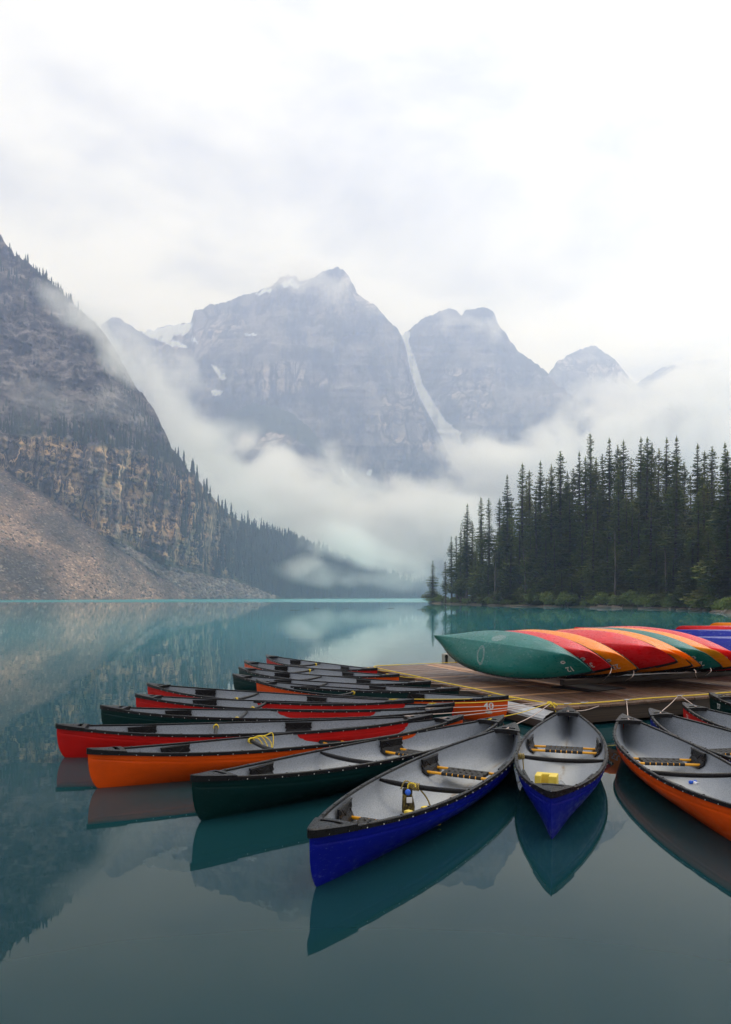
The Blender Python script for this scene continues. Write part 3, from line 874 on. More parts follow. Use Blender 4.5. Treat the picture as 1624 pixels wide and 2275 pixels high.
# ------------------------------------------------------------------ shrubs on the forest shore
mleaf = Mat('shrub_leaves', 0.6, (0.06, 0.09, 0.02), 0.3)
mleaf.base(mleaf.mix(mleaf.noise(mleaf.coord('Object'), 2.5, 3), mleaf.ramp(mleaf.rnd(), [(0, (0.045, 0.085, 0.018)), (1, (0.11, 0.155, 0.026))]), (0.17, 0.20, 0.04)))
def shrub_mesh(seed):
    g = np.random.default_rng(seed)
    V, Fc = [], []
    lobes = [(g.uniform(-.7, .7), g.uniform(-.5, .5), g.uniform(.35, .95), g.uniform(.35, .6)) for _ in range(7)]
    for k in range(900):
        lx, ly, lz_, lr = lobes[g.integers(0, 7)]
        d = g.normal(size=3); d /= np.linalg.norm(d); d[2] = abs(d[2]) * 0.9 - 0.25
        p = np.array([lx, ly, lz_]) + d * lr * g.uniform(0.65, 1.08)
        p[2] = max(p[2], 0.02)
        a = g.normal(size=3); a /= np.linalg.norm(a); b = np.cross(a, g.normal(size=3)); b /= np.linalg.norm(b)
        s = g.uniform(0.045, 0.10)
        j = len(V)
        V += [p - a * s, p + b * s * .6, p + a * s, p - b * s * .6]; Fc.append((j, j + 1, j + 2, j + 3))
    return mesh_np('foliage', np.array(V), np.array(Fc, dtype=np.int32))
SHRUB = [shrub_mesh(40 + k) for k in range(4)]
stm = MB()
for k in range(7):
    a = k * .9; stm.tube([(0, 0, -.1), (math.cos(a) * .2, math.sin(a) * .15, .45), (math.cos(a) * .5, math.sin(a) * .4, .95)], [.03, .02, .01], 5)
STEM = stm.mesh('stem')
for i in range(70):
    px_ = tr.uniform(962, 1640) if i < 50 else tr.uniform(1400, 1660)
    Y = shore_y_at(min(px_, 1630)) + tr.uniform(0.0, 3.0)
    X = (px_ - CX) * Y / F
    X = max(X, float(shore_x(Y)) + 0.2)
    s = tr.uniform(0.8, 1.9) * (1.25 if 1180 < px_ < 1330 else 1)
    o = empty('shrub', (X, Y, ground_z(X, Y) - 0.1)); o.scale = (s * 1.2, s, s * tr.uniform(.8, 1.3)); o.rotation_euler.z = tr.uniform(0, 6.3)
    setp(o, 'leafy green shrub overhanging the water along the forest shore', 'shrub', 'shrubs along the forest shore')
    mk('foliage', SHRUB[i % 4], mleaf.m, o); mk('stem', STEM, mbark.m, o)

# ------------------------------------------------------------------ driftwood and floating logs
def log_mesh(seed, L, r):
    g = np.random.default_rng(seed); mb = MB()
    n = 9
    pts = [(L * (k / (n - 1) - .5), g.uniform(-.06, .06) * L * .3, g.uniform(-.02, .02) * L * .3) for k in range(n)]
    mb.tube(pts, [r * (1.1 - .5 * k / (n - 1)) * g.uniform(.9, 1.1) for k in range(n)], 8)
    for k in range(3):
        x = g.uniform(-.3, .4) * L; a = g.uniform(0.4, 2.7)
        mb.tube([(x, 0, 0), (x + .3 * r * 4, math.cos(a) * r * 3, math.sin(a) * r * 3.2)], [r * .3, r * .12], 5)
    return mb.mesh('log', smooth=True)
LOGS = [log_mesh(k, 1.0, 0.022 + 0.006 * k) for k in range(4)]
mlogf = Mat('log_wet', 0.6, (0.11, 0.075, 0.055), 0.4)
DRIFT = [(1180, 1.2, 9, 4, 'long pale driftwood log along the forest shore left of the shrubs'), (1235, .8, 5, -6, 'short driftwood log beside the long pale one'), (1356, .6, 7.5, 3, 'thick driftwood log heaped before the middle of the forest'),
         (1366, 1.6, 6, -14, 'driftwood log lying on top of the heap before the forest'), (1470, .5, 8, 2, 'slim driftwood log at the waterline right of the heap'), (1540, .6, 5.5, 5, 'pale driftwood log by the muddy bank'),
         (1565, 1.2, 4.5, -8, 'stubby driftwood log above the muddy bank'), (1600, 1.6, 3.8, 25, 'weathered root log leaning on the muddy bank at the right')]
for k, (px_, off, L, rz, lab) in enumerate(DRIFT):
    Y = shore_y_at(px_) + off * 0.5 - 0.5
    X = (px_ - CX) * Y / F
    o = mk('driftwood_log', LOGS[k % 4], mdead.m, None, (X, Y, max(0.12, ground_z(X, Y) + 0.05))); o.scale = (L, L * .75, L * .75); o.rotation_euler = (0, R(-rz * .2), R(rz))
    setp(o, lab, 'log')
FLOAT = [(655, 1355.5, 24, 'dark floating log leftmost on the open lake'), (566, 1349, 13, 'small dark floating stick near the buttress side of the lake'), (704, 1352, 12, 'floating stick right of the long floating log'),
         (652, 1349, 10, 'small floating stick just beyond the long floating log'), (770, 1352, 12, 'floating stick mid lake below the mist'), (868, 1352, 16, 'faint floating log right of mid lake'), (936, 1355, 18, 'floating log left of the lone spruce'), (1326, 1376, 10, 'pale stick floating before the forest reflection')]
for k, (px_, py_, wpx, lab) in enumerate(FLOAT):
    p = pix(px_, py_); L = wpx * p.y / F
    o = mk('floating_log', LOGS[(k + 1) % 4], mlogf.m if k != 7 else mdead.m, None, (p.x, p.y, 0.01)); o.scale = (L, L * .7, L * .7); o.rotation_euler.z = R(tr.uniform(-25, 25))
    setp(o, lab, 'log')

# ------------------------------------------------------------------ trees on the left buttress and the far shore
mfar = Mat('far_needles', 0.85, (0.02, 0.032, 0.02), 0.1)
mfar.base(mfar.mix(mfar.noise(mfar.coord('Object'), 0.05, 3), (0.016, 0.028, 0.018), (0.046, 0.060, 0.028)))
def cone_tree(seed):
    g = np.random.default_rng(seed); V, Fc = [], []
    tiers = 8; n = 7
    for i in range(tiers):
        t = i / tiers
        z0 = 0.04 + 0.96 * t - 0.03; z1 = min(1.0, 0.04 + 0.96 * (t + 1.9 / tiers)); r = 0.115 * (1 - t) ** 0.8 + 0.012
        a0 = g.uniform(0, 6); j = len(V)
        for k in range(n):
            rr = r * g.uniform(0.65, 1.25); a = a0 + k * 6.2832 / n
            V.append((math.cos(a) * rr, math.sin(a) * rr, z0 + g.uniform(-.02, .02)))
        V.append((0, 0, z1))
        for k in range(n): Fc.append((j + k, j + (k + 1) % n, j + n))
    return np.array(V), np.array(Fc, dtype=np.int32)
CT = [cone_tree(70 + k) for k in range(5)]
CTM = []
for vv, ff in CT:
    me = mesh_np('far_conifer', vv, ff); CTM.append(me)
bigpts = []       # (px, py, height m)
for k in range(62):       # along the ridge line
    px_ = tr.triangular(2, 262, 120); sk = float(np.interp(px_, *zip(*L_SKY)))
    bigpts.append((px_, sk + abs(tr.gauss(0, 9)) + 1, tr.uniform(6, 13), 0))
for k in range(60):       # the ledge above the tan cliff
    px_ = tr.uniform(120, 470); ct = float(np.interp(px_, *zip(*CLTOP)))
    bigpts.append((px_, ct - abs(tr.gauss(0, 16)) + 4, tr.uniform(11, 20), 1))
for k in range(55):       # foot of the cliff and start of the wood
    px_ = tr.uniform(430, 640); bo = float(np.interp(px_, *zip(*BOULD)))
    bigpts.append((px_, min(bo - tr.uniform(0, 95), 1326), tr.uniform(16, 27), 2))
LABF = ['small dark conifer on the ridge line of the left buttress', 'conifer on the ledge above the tan cliff', 'conifer in the sparse wood at the foot of the tan cliff']
GRPF = ['conifers along the buttress ridge', 'conifers on the cliff ledge', 'conifers at the cliff foot']
for k, (px_, py_, H, kk) in enumerate(bigpts):
    p = on_left(px_, py_)
    o = mk('conifer_tree', CTM[k % 5], mfar.m, None, p - Vector((0, 0, 0.4))); o.scale = (H * tr.uniform(.9, 1.3), H * 1.1, H); o.rotation_euler.z = tr.uniform(0, 6)
    setp(o, LABF[kk], 'tree', GRPF[kk])
VS, FS, off = [], [], 0
def add_far(p, H, k, wd=1.0):
    global off
    vv, ff = CT[k % 5]
    a = tr.uniform(0, 6.28); c, s = math.cos(a), math.sin(a)
    q = np.stack([(vv[:, 0] * c - vv[:, 1] * s) * H * wd, (vv[:, 0] * s + vv[:, 1] * c) * H * wd, vv[:, 2] * H], -1) + np.array(p)[None] - np.array([0, 0, .5])
    VS.append(q); FS.append(ff + off); off += len(vv)
for k in range(4600):     # wood that covers the far left shore
    px_ = tr.triangular(470, 990, 700); sk = float(np.interp(px_, *zip(*L_SKY)))
    bo = min(1329.0, float(np.interp(px_, *zip(*BOULD))))
    py_ = tr.uniform(sk + 1, bo - 1)
    if px_ < 560 and tr.random() < 0.55: continue
    add_far(on_left(px_, py_), tr.uniform(11, 24), k)
for k in range(420):      # thin cover on ledges, upper slopes
    px_ = tr.uniform(0, 420)
    if tr.random() < .6:
        py_ = float(np.interp(px_, *zip(*CLTOP))) - abs(tr.gauss(0, 26))
    else:
        sk = float(np.interp(px_, *zip(*L_SKY))); py_ = sk + 30 + abs(tr.gauss(0, 26)) + max(0, 60 - px_ * .6) * tr.random()
    if py_ < float(np.interp(px_, *zip(*L_SKY))) + 3: continue
    add_far(on_left(px_, py_), tr.uniform(6, 14), k)
for k in range(330):      # streaks of trees in the cliff gullies
    px_ = tr.uniform(330, 560); py_ = tr.uniform(float(np.interp(px_, *zip(*CLTOP))) + 15, min(1300, float(np.interp(px_, *zip(*BOULD))) - 4))
    if fbm(np.array([px_ / 22]), np.array([py_ / 90]), 88, 2)[0] < 0.52: continue
    add_far(on_left(px_, py_), tr.uniform(10, 20), k)
ne = E5.shape
for k in range(1500):
    i = tr.randrange(0, 41); j = tr.randrange(0, ne[1])
    add_far(E5[i, j], tr.uniform(12, 22), k, 1.2)
fw = mk('far_wood', mesh_np('far_wood', np.concatenate(VS), np.concatenate(FS)), mfar.m)
setp(fw, 'far conifer wood covering the slopes at the lake head', kind='stuff')

# ------------------------------------------------------------------ boulders and stones on the talus and the block field
def stone(seed):
    g = np.random.default_rng(seed)
    bm = bmesh.new(); bmesh.ops.create_icosphere(bm, subdivisions=1, radius=1.0)
    vv = np.array([v.co[:] for v in bm.verts]) * g.uniform(0.6, 1.3, (len(bm.verts), 1)) * np.array([1.2, 1.0, 0.7]); ff = np.array([[v.index for v in f.verts] for f in bm.faces], dtype=np.int32); bm.free()
    return vv, ff
ST = [stone(900 + k) for k in range(6)]
VS2, FS2, off2 = [], [], 0
for k in range(5200):
    field = k % 5 < 3
    if field:
        px_ = tr.uniform(255, 625); lo_ = min(1330.0, float(np.interp(px_, *zip(*TALUS)))); hi_ = float(np.interp(px_, *zip(*BOULD)))
        if lo_ - hi_ < 3: continue
        py_ = tr.uniform(hi_, min(lo_, 1330)); s = tr.choice((1.0, 1.3, 1.6, 2.2, 3.2)) * tr.uniform(.7, 1.2)
    else:
        px_ = tr.uniform(-20, 440); hi_ = float(np.interp(px_, *zip(*TALUS))); py_ = tr.uniform(hi_ + 3, 1331)
        s = tr.choice((.5, .6, .8, 1.0, 1.5)) * tr.uniform(.7, 1.2)
    p_ = np.array(on_left(px_, py_)); vv, ff = ST[k % 6]
    a = tr.uniform(0, 6.28); c, sn = math.cos(a), math.sin(a)
    q_ = np.stack([(vv[:, 0] * c - vv[:, 1] * sn), (vv[:, 0] * sn + vv[:, 1] * c), vv[:, 2]], -1) * s + p_[None]
    VS2.append(q_); FS2.append(ff + off2); off2 += len(vv)
mst_ = Mat('talus_stone', 0.9, (0.2, 0.17, 0.15), 0.15)
vs_ = mst_.noise(mst_.coord('Object'), 0.12, 3, 0.7)
mst_.base(mst_.ramp(vs_, [(0.3, (0.075, 0.068, 0.065)), (0.5, (0.19, 0.155, 0.13)), (0.68, (0.40, 0.34, 0.29))]))
setp(mk('talus_stones', mesh_np('talus_stones', np.concatenate(VS2), np.concatenate(FS2)), mst_.m), 'loose stones and boulders strewn over the talus and block field', kind='stuff')

mrk = Mat('shore_rock', 0.85, (0.25, 0.2, 0.17), 0.2)
mrk.base(mrk.mix(mrk.noise(mrk.coord('Object'), 2.5, 6, 0.65), (0.10, 0.085, 0.075), (0.36, 0.29, 0.24))); mrk.bump(mrk.noise(mrk.coord('Object'), 6, 5), 0.6, 0.1)
RKM = [mesh_np('shore_rock', *ST[k]) for k in range(6)]
for k, px_ in enumerate((1348, 1362, 1375, 1496, 1520, 1556, 1572, 1588, 1600, 1612, 1621)):
    Y = shore_y_at(px_) + tr.uniform(-.6, .8); X = (px_ - CX) * Y / F
    s_ = tr.uniform(.35, .8) * (1.5 if px_ > 1580 else 1)
    o = mk('shore_rock', RKM[k % 6], mrk.m, None, (X, Y, 0.12 * s_)); o.scale = (s_ * 1.5, s_, s_ * .8); o.rotation_euler.z = tr.uniform(0, 6)
    setp(o, 'pale rock on the muddy forest shore at the waterline', 'rock', 'rocks along the forest shore')

# ================================================================== CANOES
CL, CB = 4.9, 0.465                    # length over all, half beam of the hull
E_END, G_MID = 0.39, 0.295             # gunwale height above the water at the tips and amidships
DRAFT, VEE = 0.085, 0.13
def hb(x, b0=CB):
    t = min(abs(x) / (CL / 2), 1.0)
    return b0 * max(1 - t ** 2.25, 0.0) ** 0.97
def zg(x):
    t = min(abs(x) / (CL / 2), 1.0)
    return G_MID + (E_END - G_MID) * t ** 2.6
def zk(x, d=DRAFT, run=0.42, end=CL / 2, top=E_END):
    a = abs(x)
    rock = 0.03 * (a / (CL / 2)) ** 3
    if a < end - run:
        return -d + rock
    q = min((a - (end - run)) / run, 1.0)
    return -d + rock + (top + d - rock) * (1 - max(1 - q ** 4.6, 0.0) ** 0.39)
XS = [0.0]
for i in range(1, 22): XS.append((CL / 2 - 0.62) * i / 21)
for i in range(1, 17): XS.append(CL / 2 - 0.62 + 0.62 * math.sin(i / 16 * math.pi / 2))
XS = [-x for x in XS[:0:-1]] + XS
def section(x, inner=False):
    """half section from gunwale to keel as (y, z)"""
    t = abs(x) / (CL / 2)
    n = 3.0 * (1 - t ** 2.2) + 1.35 * t ** 2.2
    off = 0.012 if inner else 0.0
    b, top = max(hb(x) - off, 0.0), zg(x)
    if inner:
        bot = max(zk(x, -0.012, 0.5, CL / 2 - 0.03, E_END - 0.02), 0.012)
        v_ = 0.05 * (1 - t ** 4)
    else:
        bot = zk(x); v_ = VEE * (1 - t ** 4)
    K = 15
    pts = []
    for k in range(K + 1):
        th = (k / K) * math.pi / 2
        y = b * max(math.cos(th), 0) ** (2 / n)
        z = top - (top - bot - v_ * 0.999) * math.sin(th) ** (2 / n)
        if True:
            z -= v_ * (1 - (y / b if b > 1e-6 else 0)) ** 1.0 * math.sin(th) ** 4
        pts.append((y, z))
    if not inner and b > 0.02:            # moulded groove under the gunwale
        out = []
        dg = 0.075
        def yat(zz):
            for (y1, z1), (y2, z2) in zip(pts, pts[1:]):
                if z1 >= zz >= z2:
                    f = (z1 - zz) / (z1 - z2 + 1e-9); return y1 + (y2 - y1) * f
            return pts[-1][0]
        gz = [(yat(top - dg), top - dg), (max(yat(top - dg - 0.004) - 0.006, 0), top - dg - 0.004), (max(yat(top - dg - 0.010) - 0.006, 0), top - dg - 0.010), (yat(top - dg - 0.014), top - dg - 0.014)]
        hi = [p for p in pts if p[1] > top - dg + 0.004]
        lo = [p for p in pts if p[1] < top - dg - 0.020]
        while len(hi) < 3: hi.append((yat(top - dg + 0.004 - 0.0005 * len(hi)), top - dg + 0.004 - 0.0005 * len(hi)))
        need = K + 1 + 4 + 6
        seq = hi + gz + lo
        pts = seq
    return pts
def resample(pts, N):
    d = [0.0]
    for a, b in zip(pts, pts[1:]): d.append(d[-1] + math.hypot(a[0] - b[0], a[1] - b[1]))
    if d[-1] < 1e-6: return [pts[0]] * N
    ts = np.linspace(0, d[-1], N)
    return list(zip(np.interp(ts, d, [p[0] for p in pts]), np.interp(ts, d, [p[1] for p in pts])))
def hull_mesh(inner=False):
    N = 44 if not inner else 18
    rows = []
    for x in XS:
        if inner and abs(x) > CL / 2 - 0.04: continue
        h = resample(section(x, inner), N)
        rows.append([(x, y, z) for y, z in h] + [(x, -y, z) for y, z in h[-2::-1]])
    W = 2 * N - 1
    v = [p for r in rows for p in r]
    f = []
    for i in range(len(rows) - 1):
        for k in range(W - 1):
            a, b, c, d = i * W + k, i * W + k + 1, (i + 1) * W + k + 1, (i + 1) * W + k
            f.append((a, d, c, b) if inner else (a, b, c, d))
    me = bpy.data.meshes.new('liner' if inner else 'hull')
    me.from_pydata(v, [], f)
    bm = bmesh.new(); bm.from_mesh(me)
    bmesh.ops.remove_doubles(bm, verts=list(bm.verts), dist=0.0006)
    bm.to_mesh(me); bm.free()
    me.polygons.foreach_set('use_smooth', np.ones(len(me.polygons), dtype=bool))
    return me
HULL, LINER = hull_mesh(False), hull_mesh(True)
_bm = bmesh.new(); _bm.from_mesh(HULL); HBVH = BVHTree.FromBMesh(_bm)

def rim(side, x0=-CL / 2 + 0.02, x1=CL / 2 - 0.02, n=72):
    out = []
    for i in range(n + 1):
        x = x0 + (x1 - x0) * (0.5 - 0.5 * math.cos(math.pi * i / n)) if True else 0
        out.append(Vector((x, side * hb(x), zg(x))))
    return out
def gunwale_mesh(side):
    prof = [(-0.015, -0.006), (-0.016, 0.009), (-0.011, 0.015), (0.011, 0.015), (0.017, 0.010), (0.018, -0.020), (0.011, -0.022), (0.006, -0.006)]
    P = rim(side)
    v, f = [], []
    n = len(prof)
    for i, p in enumerate(P):
        d = (P[min(i + 1, len(P) - 1)] - P[max(i - 1, 0)]); d.z = 0; d.normalize()
        nrm = Vector((-d.y, d.x, 0)) * side
        for (a, b) in prof:
            q = p + nrm * a
            if q.y * side < 0: q.y = 0.0005 * side
            v.append((q.x, q.y, q.z + b))
    for i in range(len(P) - 1):
        for k in range(n):
            f.append((i * n + k, i * n + (k + 1) % n, (i + 1) * n + (k + 1) % n, (i + 1) * n + k))
    f.append(tuple(range(n))); f.append(tuple((len(P) - 1) * n + k for k in range(n - 1, -1, -1)))
    mb = MB(); mb.add(v, f)
    me = mb.mesh('gunwale')
    return me
GUN = {s: gunwale_mesh(s) for s in (1, -1)}

def deck_mesh(end):
    """black end cap: pointed plate with a carrying slot and side skirts; end = +1 / -1"""
    mb = MB()
    x0, xs0, xs1, tip = 0.37, 0.315, 0.265, 0.0
    def W(d): return hb(CL / 2 - d) + 0.024
    def Z(d): return zg(CL / 2 - d) + 0.024
    st = [0.37, 0.345, 0.315, 0.265, 0.22, 0.17, 0.12, 0.07, 0.035, 0.01, -0.012]
    def ww(d): return max(W(max(d, 0)) if d > 0.02 else 0.024 * (1 - ((0.02 - d) / 0.034) ** 2) ** .5 if d > -0.012 else 0.006, 0.006)
    top, rows = [], []
    K = [-1, -0.62, -0.3, 0, 0.3, 0.62, 1]
    for d in st:
        w_ = ww(d); z_ = Z(max(d, 0))
        rows.append([(end * (CL / 2 - d), k * w_ * end, z_ + 0.010 * (1 - k * k)) for k in K])
    v = [p for r in rows for p in r]
    f = []
    n = len(K)
    for i in range(len(st) - 1):
        for k in range(n - 1):
            if i == 2 and 1 <= k <= 4: continue          # the slot
            f.append((i * n + k, i * n + k + 1, (i + 1) * n + k + 1, (i + 1) * n + k))
    # skirts
    base = len(v)
    dep = [0.045, 0.045, 0.046, 0.047, 0.048, 0.05, 0.051, 0.052, 0.053, 0.054, 0.054]
    for i, d in enumerate(st):
        for s, k in ((0, 0), (1, n - 1)):
            p = rows[i][k]; v.append((p[0], p[1] * 1.0, p[2] - dep[i]))
    for i in range(len(st) - 1):
        f.append((i * n, (i + 1) * n, base + 2 * (i + 1), base + 2 * i))
        f.append((i * n + n - 1, base + 2 * i + 1, base + 2 * (i + 1) + 1, (i + 1) * n + n - 1))
    L_ = len(st) - 1
    f.append((L_ * n, L_ * n + n - 1, base + 2 * L_ + 1, base + 2 * L_))
    for k in range(n - 1): pass
    # lip under the inner edge and round the slot
    def wall(a, b, h):
        j = len(v); v.extend([(a[0], a[1], a[2] - h), (b[0], b[1], b[2] - h)]); ia, ib = v.index(a), v.index(b); f.append((ia, ib, j + 1, j))
    for k in range(n - 1): wall(rows[0][k], rows[0][k + 1], 0.05)
    for k in range(1, 5): wall(rows[2][k], rows[2][k + 1], 0.035); wall(rows[3][k], rows[3][k + 1], 0.035)
    mb.add(v, f)
    me = mb.mesh('deck_plate')
    return me
DECK = {e_: deck_mesh(e_) for e_ in (1, -1)}

# seats and thwart: distances along x from the middle, measured off the near blue canoe
SEAT_X = [-CL / 2 + 1.02, -CL / 2 + 3.10]
THW_X = -CL / 2 + 1.98
SEAT_Z = {0: 0.165, 1: 0.155}
RAIL_DX = 0.125
def inner_y(x, z):
    s = section(x, True)
    for (y1, z1), (y2, z2) in zip(s, s[1:]):
        if z1 >= z >= z2: return y1 + (y2 - y1) * (z1 - z) / (z1 - z2 + 1e-9)
    return s[-1][0]
def rail_mesh(x, z):
    y = inner_y(x, z) - 0.012
    mb = MB(); mb.tube([(0, -y, 0), (0, y, 0)], 0.0145, 10)
    return mb.mesh('seat_rail', smooth=False)
def bracket_mesh(side, xc, zs):
    """black moulded hanger with notched ends, X ribs and two round holes"""
    mb = MB()
    hl, top = 0.185, zg(xc) - 0.008
    bot = zs - 0.035
    xs_ = [-hl, -hl + 0.02, -hl + 0.012, -hl + 0.03, -hl + 0.022]
    prof = [(-hl, top), (hl, top), (hl - 0.012, top - 0.045), (hl + 0.004, top - 0.075), (hl - 0.02, (top + bot) / 2), (hl + 0.0, bot + 0.04), (hl - 0.03, bot), (-hl + 0.03, bot), (-hl, bot + 0.04),
            (-hl + 0.02, (top + bot) / 2), (-hl - 0.004, top - 0.075), (-hl + 0.012, top - 0.045)]
    def place(dx, z, depth):
        x = xc + dx
        y = min(inner_y(x, max(z, bot)), hb(x) - 0.03) - 0.010 - depth
        return (x, side * y, z)
    n = len(prof)
    v = [place(a, b, 0.014) for a, b in prof] + [place(a, b, -0.004) for a, b in prof]
    f = [tuple(range(n)), tuple(range(2 * n - 1, n - 1, -1))] + [(k, (k + 1) % n, n + (k + 1) % n, n + k) for k in range(n)]
    mb.add(v, f)
    def ribbar(a, b):
        P = [Vector(place(a[0] + (b[0] - a[0]) * q, a[1] + (b[1] - a[1]) * q, 0.016)) for q in (0, .33, .67, 1)]
        mb.tube(P, 0.0055, 4)
    m_ = 0.095
    ribbar((-m_, bot + .02), (m_, top - .03)); ribbar((-m_, top - .03), (m_, bot + .02))
    ribbar((-hl + .01, top - .008), (hl - .01, top - .008))
    for dx in (-hl + 0.045, hl - 0.045):
        ring = [Vector(place(dx + 0.020 * math.cos(a), top - 0.045 + 0.020 * math.sin(a), 0.016)) for a in np.linspace(0, 2 * math.pi, 11)]
        mb.tube(ring, 0.004, 4, cap=False)
        ribbar((dx, bot + .03), (dx, top - .075))
    return mb.mesh('seat_bracket')
def strap_mesh(over):
    mb = MB()
    z = 0.0165
    if over:      # runs fore and aft round both rails
        pr = [(-RAIL_DX - .017, -.004), (-RAIL_DX - .012, z - .002), (-RAIL_DX, z + .001), (0, z - .003), (RAIL_DX, z + .001), (RAIL_DX + .012, z - .002), (RAIL_DX + .017, -.004), (RAIL_DX + .008, -z), (-RAIL_DX - .008, -z)]
        n = len(pr); w_ = 0.0255
        mb.add([(a, -w_, b) for a, b in pr] + [(a, w_, b) for a, b in pr], [tuple(range(n)), tuple(range(2 * n - 1, n - 1, -1))] + [(k, (k + 1) % n, n + (k + 1) % n, n + k) for k in range(n)])
    else:
        N = 15; pts = []
        for k in range(N):
            y = -0.215 + 0.43 * k / (N - 1)
            pts.append((y, z + 0.0015 + 0.005 * math.cos(k * math.pi)))
        v = [(-.024, y, q) for y, q in pts] + [(.024, y, q) for y, q in pts]
        f = [(k, k + 1, N + k + 1, N + k) for k in range(N - 1)]
        v2 = [(a, b, c - .003) for a, b, c in v]
        mb.add(v + v2, f + [tuple(i + 2 * N for i in q[::-1]) for q in f])
    return mb.mesh('strap')
STRAP_O, STRAP_L = strap_mesh(True), strap_mesh(False)
RAILS = {(i, s): rail_mesh(SEAT_X[i] + s * RAIL_DX, SEAT_Z[i]) for i in (0, 1) for s in (-1, 1)}
BRK = {(i, s): bracket_mesh(s, SEAT_X[i], SEAT_Z[i]) for i in (0, 1) for s in (-1, 1)}
_t = MB(); yt = hb(THW_X) - 0.02
_t.tube([(0, yt * q, -0.018 - 0.022 * (1 - q * q)) for q in np.linspace(-1, 1, 17)], [0.014 + 0.010 * (1 - abs(q) ** 6) for q in np.linspace(-1, 1, 17)], 10)
THW = _t.mesh('thwart', smooth=True)
_r = MB()
def rivet_geo():
    for side in (1, -1):
        for k in range(29):
            x = -CL / 2 + 0.13 + (CL - 0.26) * k / 28
            p = Vector((x, side * (hb(x) + 0.0205), zg(x) - 0.014))
            _r.tube([p, p + Vector((0, side * 0.003, 0))], [0.0055, 0.0035], 6)
        for k in range(9):       # heads on top of the rail
            x = -CL / 2 + 0.55 + (CL - 1.1) * k / 8
            p = Vector((x, side * hb(x), zg(x) + 0.017))
rivet_geo()
RIV = _r.mesh('rivets')
_k = MB()
for side in (1, -1):
    for k in range(12):
        x = -CL / 2 + 0.5 + (CL - 1.0) * k / 11
        p = Vector((x, side * (hb(x) - 0.004), zg(x) + 0.017))
        _k.tube([p, p + Vector((0, 0, 0.004))], [0.011, 0.008], 8)
KNOB = _k.mesh('rail_bolts')

# ------------------------------------------------------------------ canoe materials
def hull_material(name, col, scuff, worn=0.3, rough=0.36):
    M = Mat('hull_' + name, rough, col, 0.13 if rough > 0.35 else 0.26)
    ob = M.coord('Object')
    lo = M.noise(M.coord('Object', (1.2, 3, 3)), 1.2, 5, 0.6)
    c = M.mix(M.ramp(lo, [(0.35, 0.0), (0.7, 1.0)]), tuple(q * 0.82 for q in col), tuple(min(1, q * 1.12) for q in col))
    scr = M.noise(M.coord('Object', (1.5, 30, 26), rot=(0.5, 0.12, 0.25)), 3.0, 6, 0.72)
    c = M.mix(M.ramp(scr, [(0.60, 0.0), (0.74, worn)]), c, scuff)
    # scum and scrapes along the waterline
    sp = M.n('ShaderNodeSeparateXYZ'); M.l(ob, sp.inputs[0])
    wl = M.n('ShaderNodeMapRange'); wl.inputs['From Min'].default_value = 0.15; wl.inputs['From Max'].default_value = 0.02; M.l(sp.outputs['Z'], wl.inputs['Value'])
    blot = M.ramp(M.noise(M.coord('Object', (5, 9, 9)), 2.2, 7, 0.72), [(0.55, 0.0), (0.66, 1.0)])
    f = M.math('MULTIPLY', M.math('MULTIPLY', wl.outputs['Result'], blot), worn * 1.1)
    c = M.mix(f, c, scuff)
    M.base(c)
    M.rough(M.ramp(M.noise(M.coord('Object', (2, 6, 6)), 4, 5), [(0.3, rough * 0.8), (0.75, min(1, rough * 1.7))]))
    M.bump(M.noise(M.coord('Object', (1.0, 1.6, 1.6)), 3.0, 2), 0.10, 0.02)
    return M.m
HM = {'blue': hull_material('blue', (0.002, 0.006, 0.21), (0.16, 0.20, 0.38), 0.65), 'green': hull_material('green', (0.002, 0.021, 0.020), (0.07, 0.12, 0.115), 0.35),
      'orange': hull_material('orange', (0.68, 0.075, 0.004), (0.30, 0.045, 0.012), 0.55), 'red': hull_material('red', (0.48, 0.009, 0.007), (0.25, 0.02, 0.018), 0.5),
      'teal': hull_material('teal', (0.004, 0.145, 0.125), (0.30, 0.42, 0.42), 0.32, 0.28), 'scarlet': hull_material('scarlet', (0.70, 0.009, 0.014), (0.72, 0.20, 0.19), 0.22, 0.26),
      'amber': hull_material('amber', (0.95, 0.245, 0.001), (0.85, 0.42, 0.12), 0.20, 0.26), 'royal': hull_material('royal', (0.008, 0.022, 0.30), (0.25, 0.30, 0.55), 0.32, 0.28)}
mblk = Mat('black_plastic', 0.42, (0.012, 0.012, 0.014), 0.17)
mblk.base(mblk.mix(mblk.noise(mblk.coord('Object'), 14, 5, 0.65), (0.003, 0.003, 0.004), (0.010, 0.009, 0.010)))
mblk.rough(mblk.ramp(mblk.noise(mblk.coord('Object'), 60, 3), [(0.35, 0.25), (0.65, 0.5)]))
mblk.bump(mblk.noise(mblk.coord('Object'), 140, 3), 0.55, 0.004)
mlin = Mat('grey_liner', 0.5, (0.25, 0.27, 0.30), 0.4)
sp_ = mlin.noise(mlin.coord('Object'), 160, 3, 0.7)
lc = mlin.mix(mlin.ramp(sp_, [(0.38, 0.0), (0.62, 1.0)]), (0.105, 0.120, 0.145), (0.31, 0.335, 0.37))
lp = mlin.coord('Object'); lsx = mlin.n('ShaderNodeSeparateXYZ'); mlin.l(lp, lsx.inputs[0])
ky = mlin.n('ShaderNodeMapRange'); ky.inputs['From Min'].default_value = 0.035; ky.inputs['From Max'].default_value = 0.0; mlin.l(mlin.math('ABSOLUTE', lsx.outputs['Y']), ky.inputs['Value'])
kz = mlin.n('ShaderNodeMapRange'); kz.inputs['From Min'].default_value = 0.05; kz.inputs['From Max'].default_value = 0.015; mlin.l(lsx.outputs['Z'], kz.inputs['Value'])
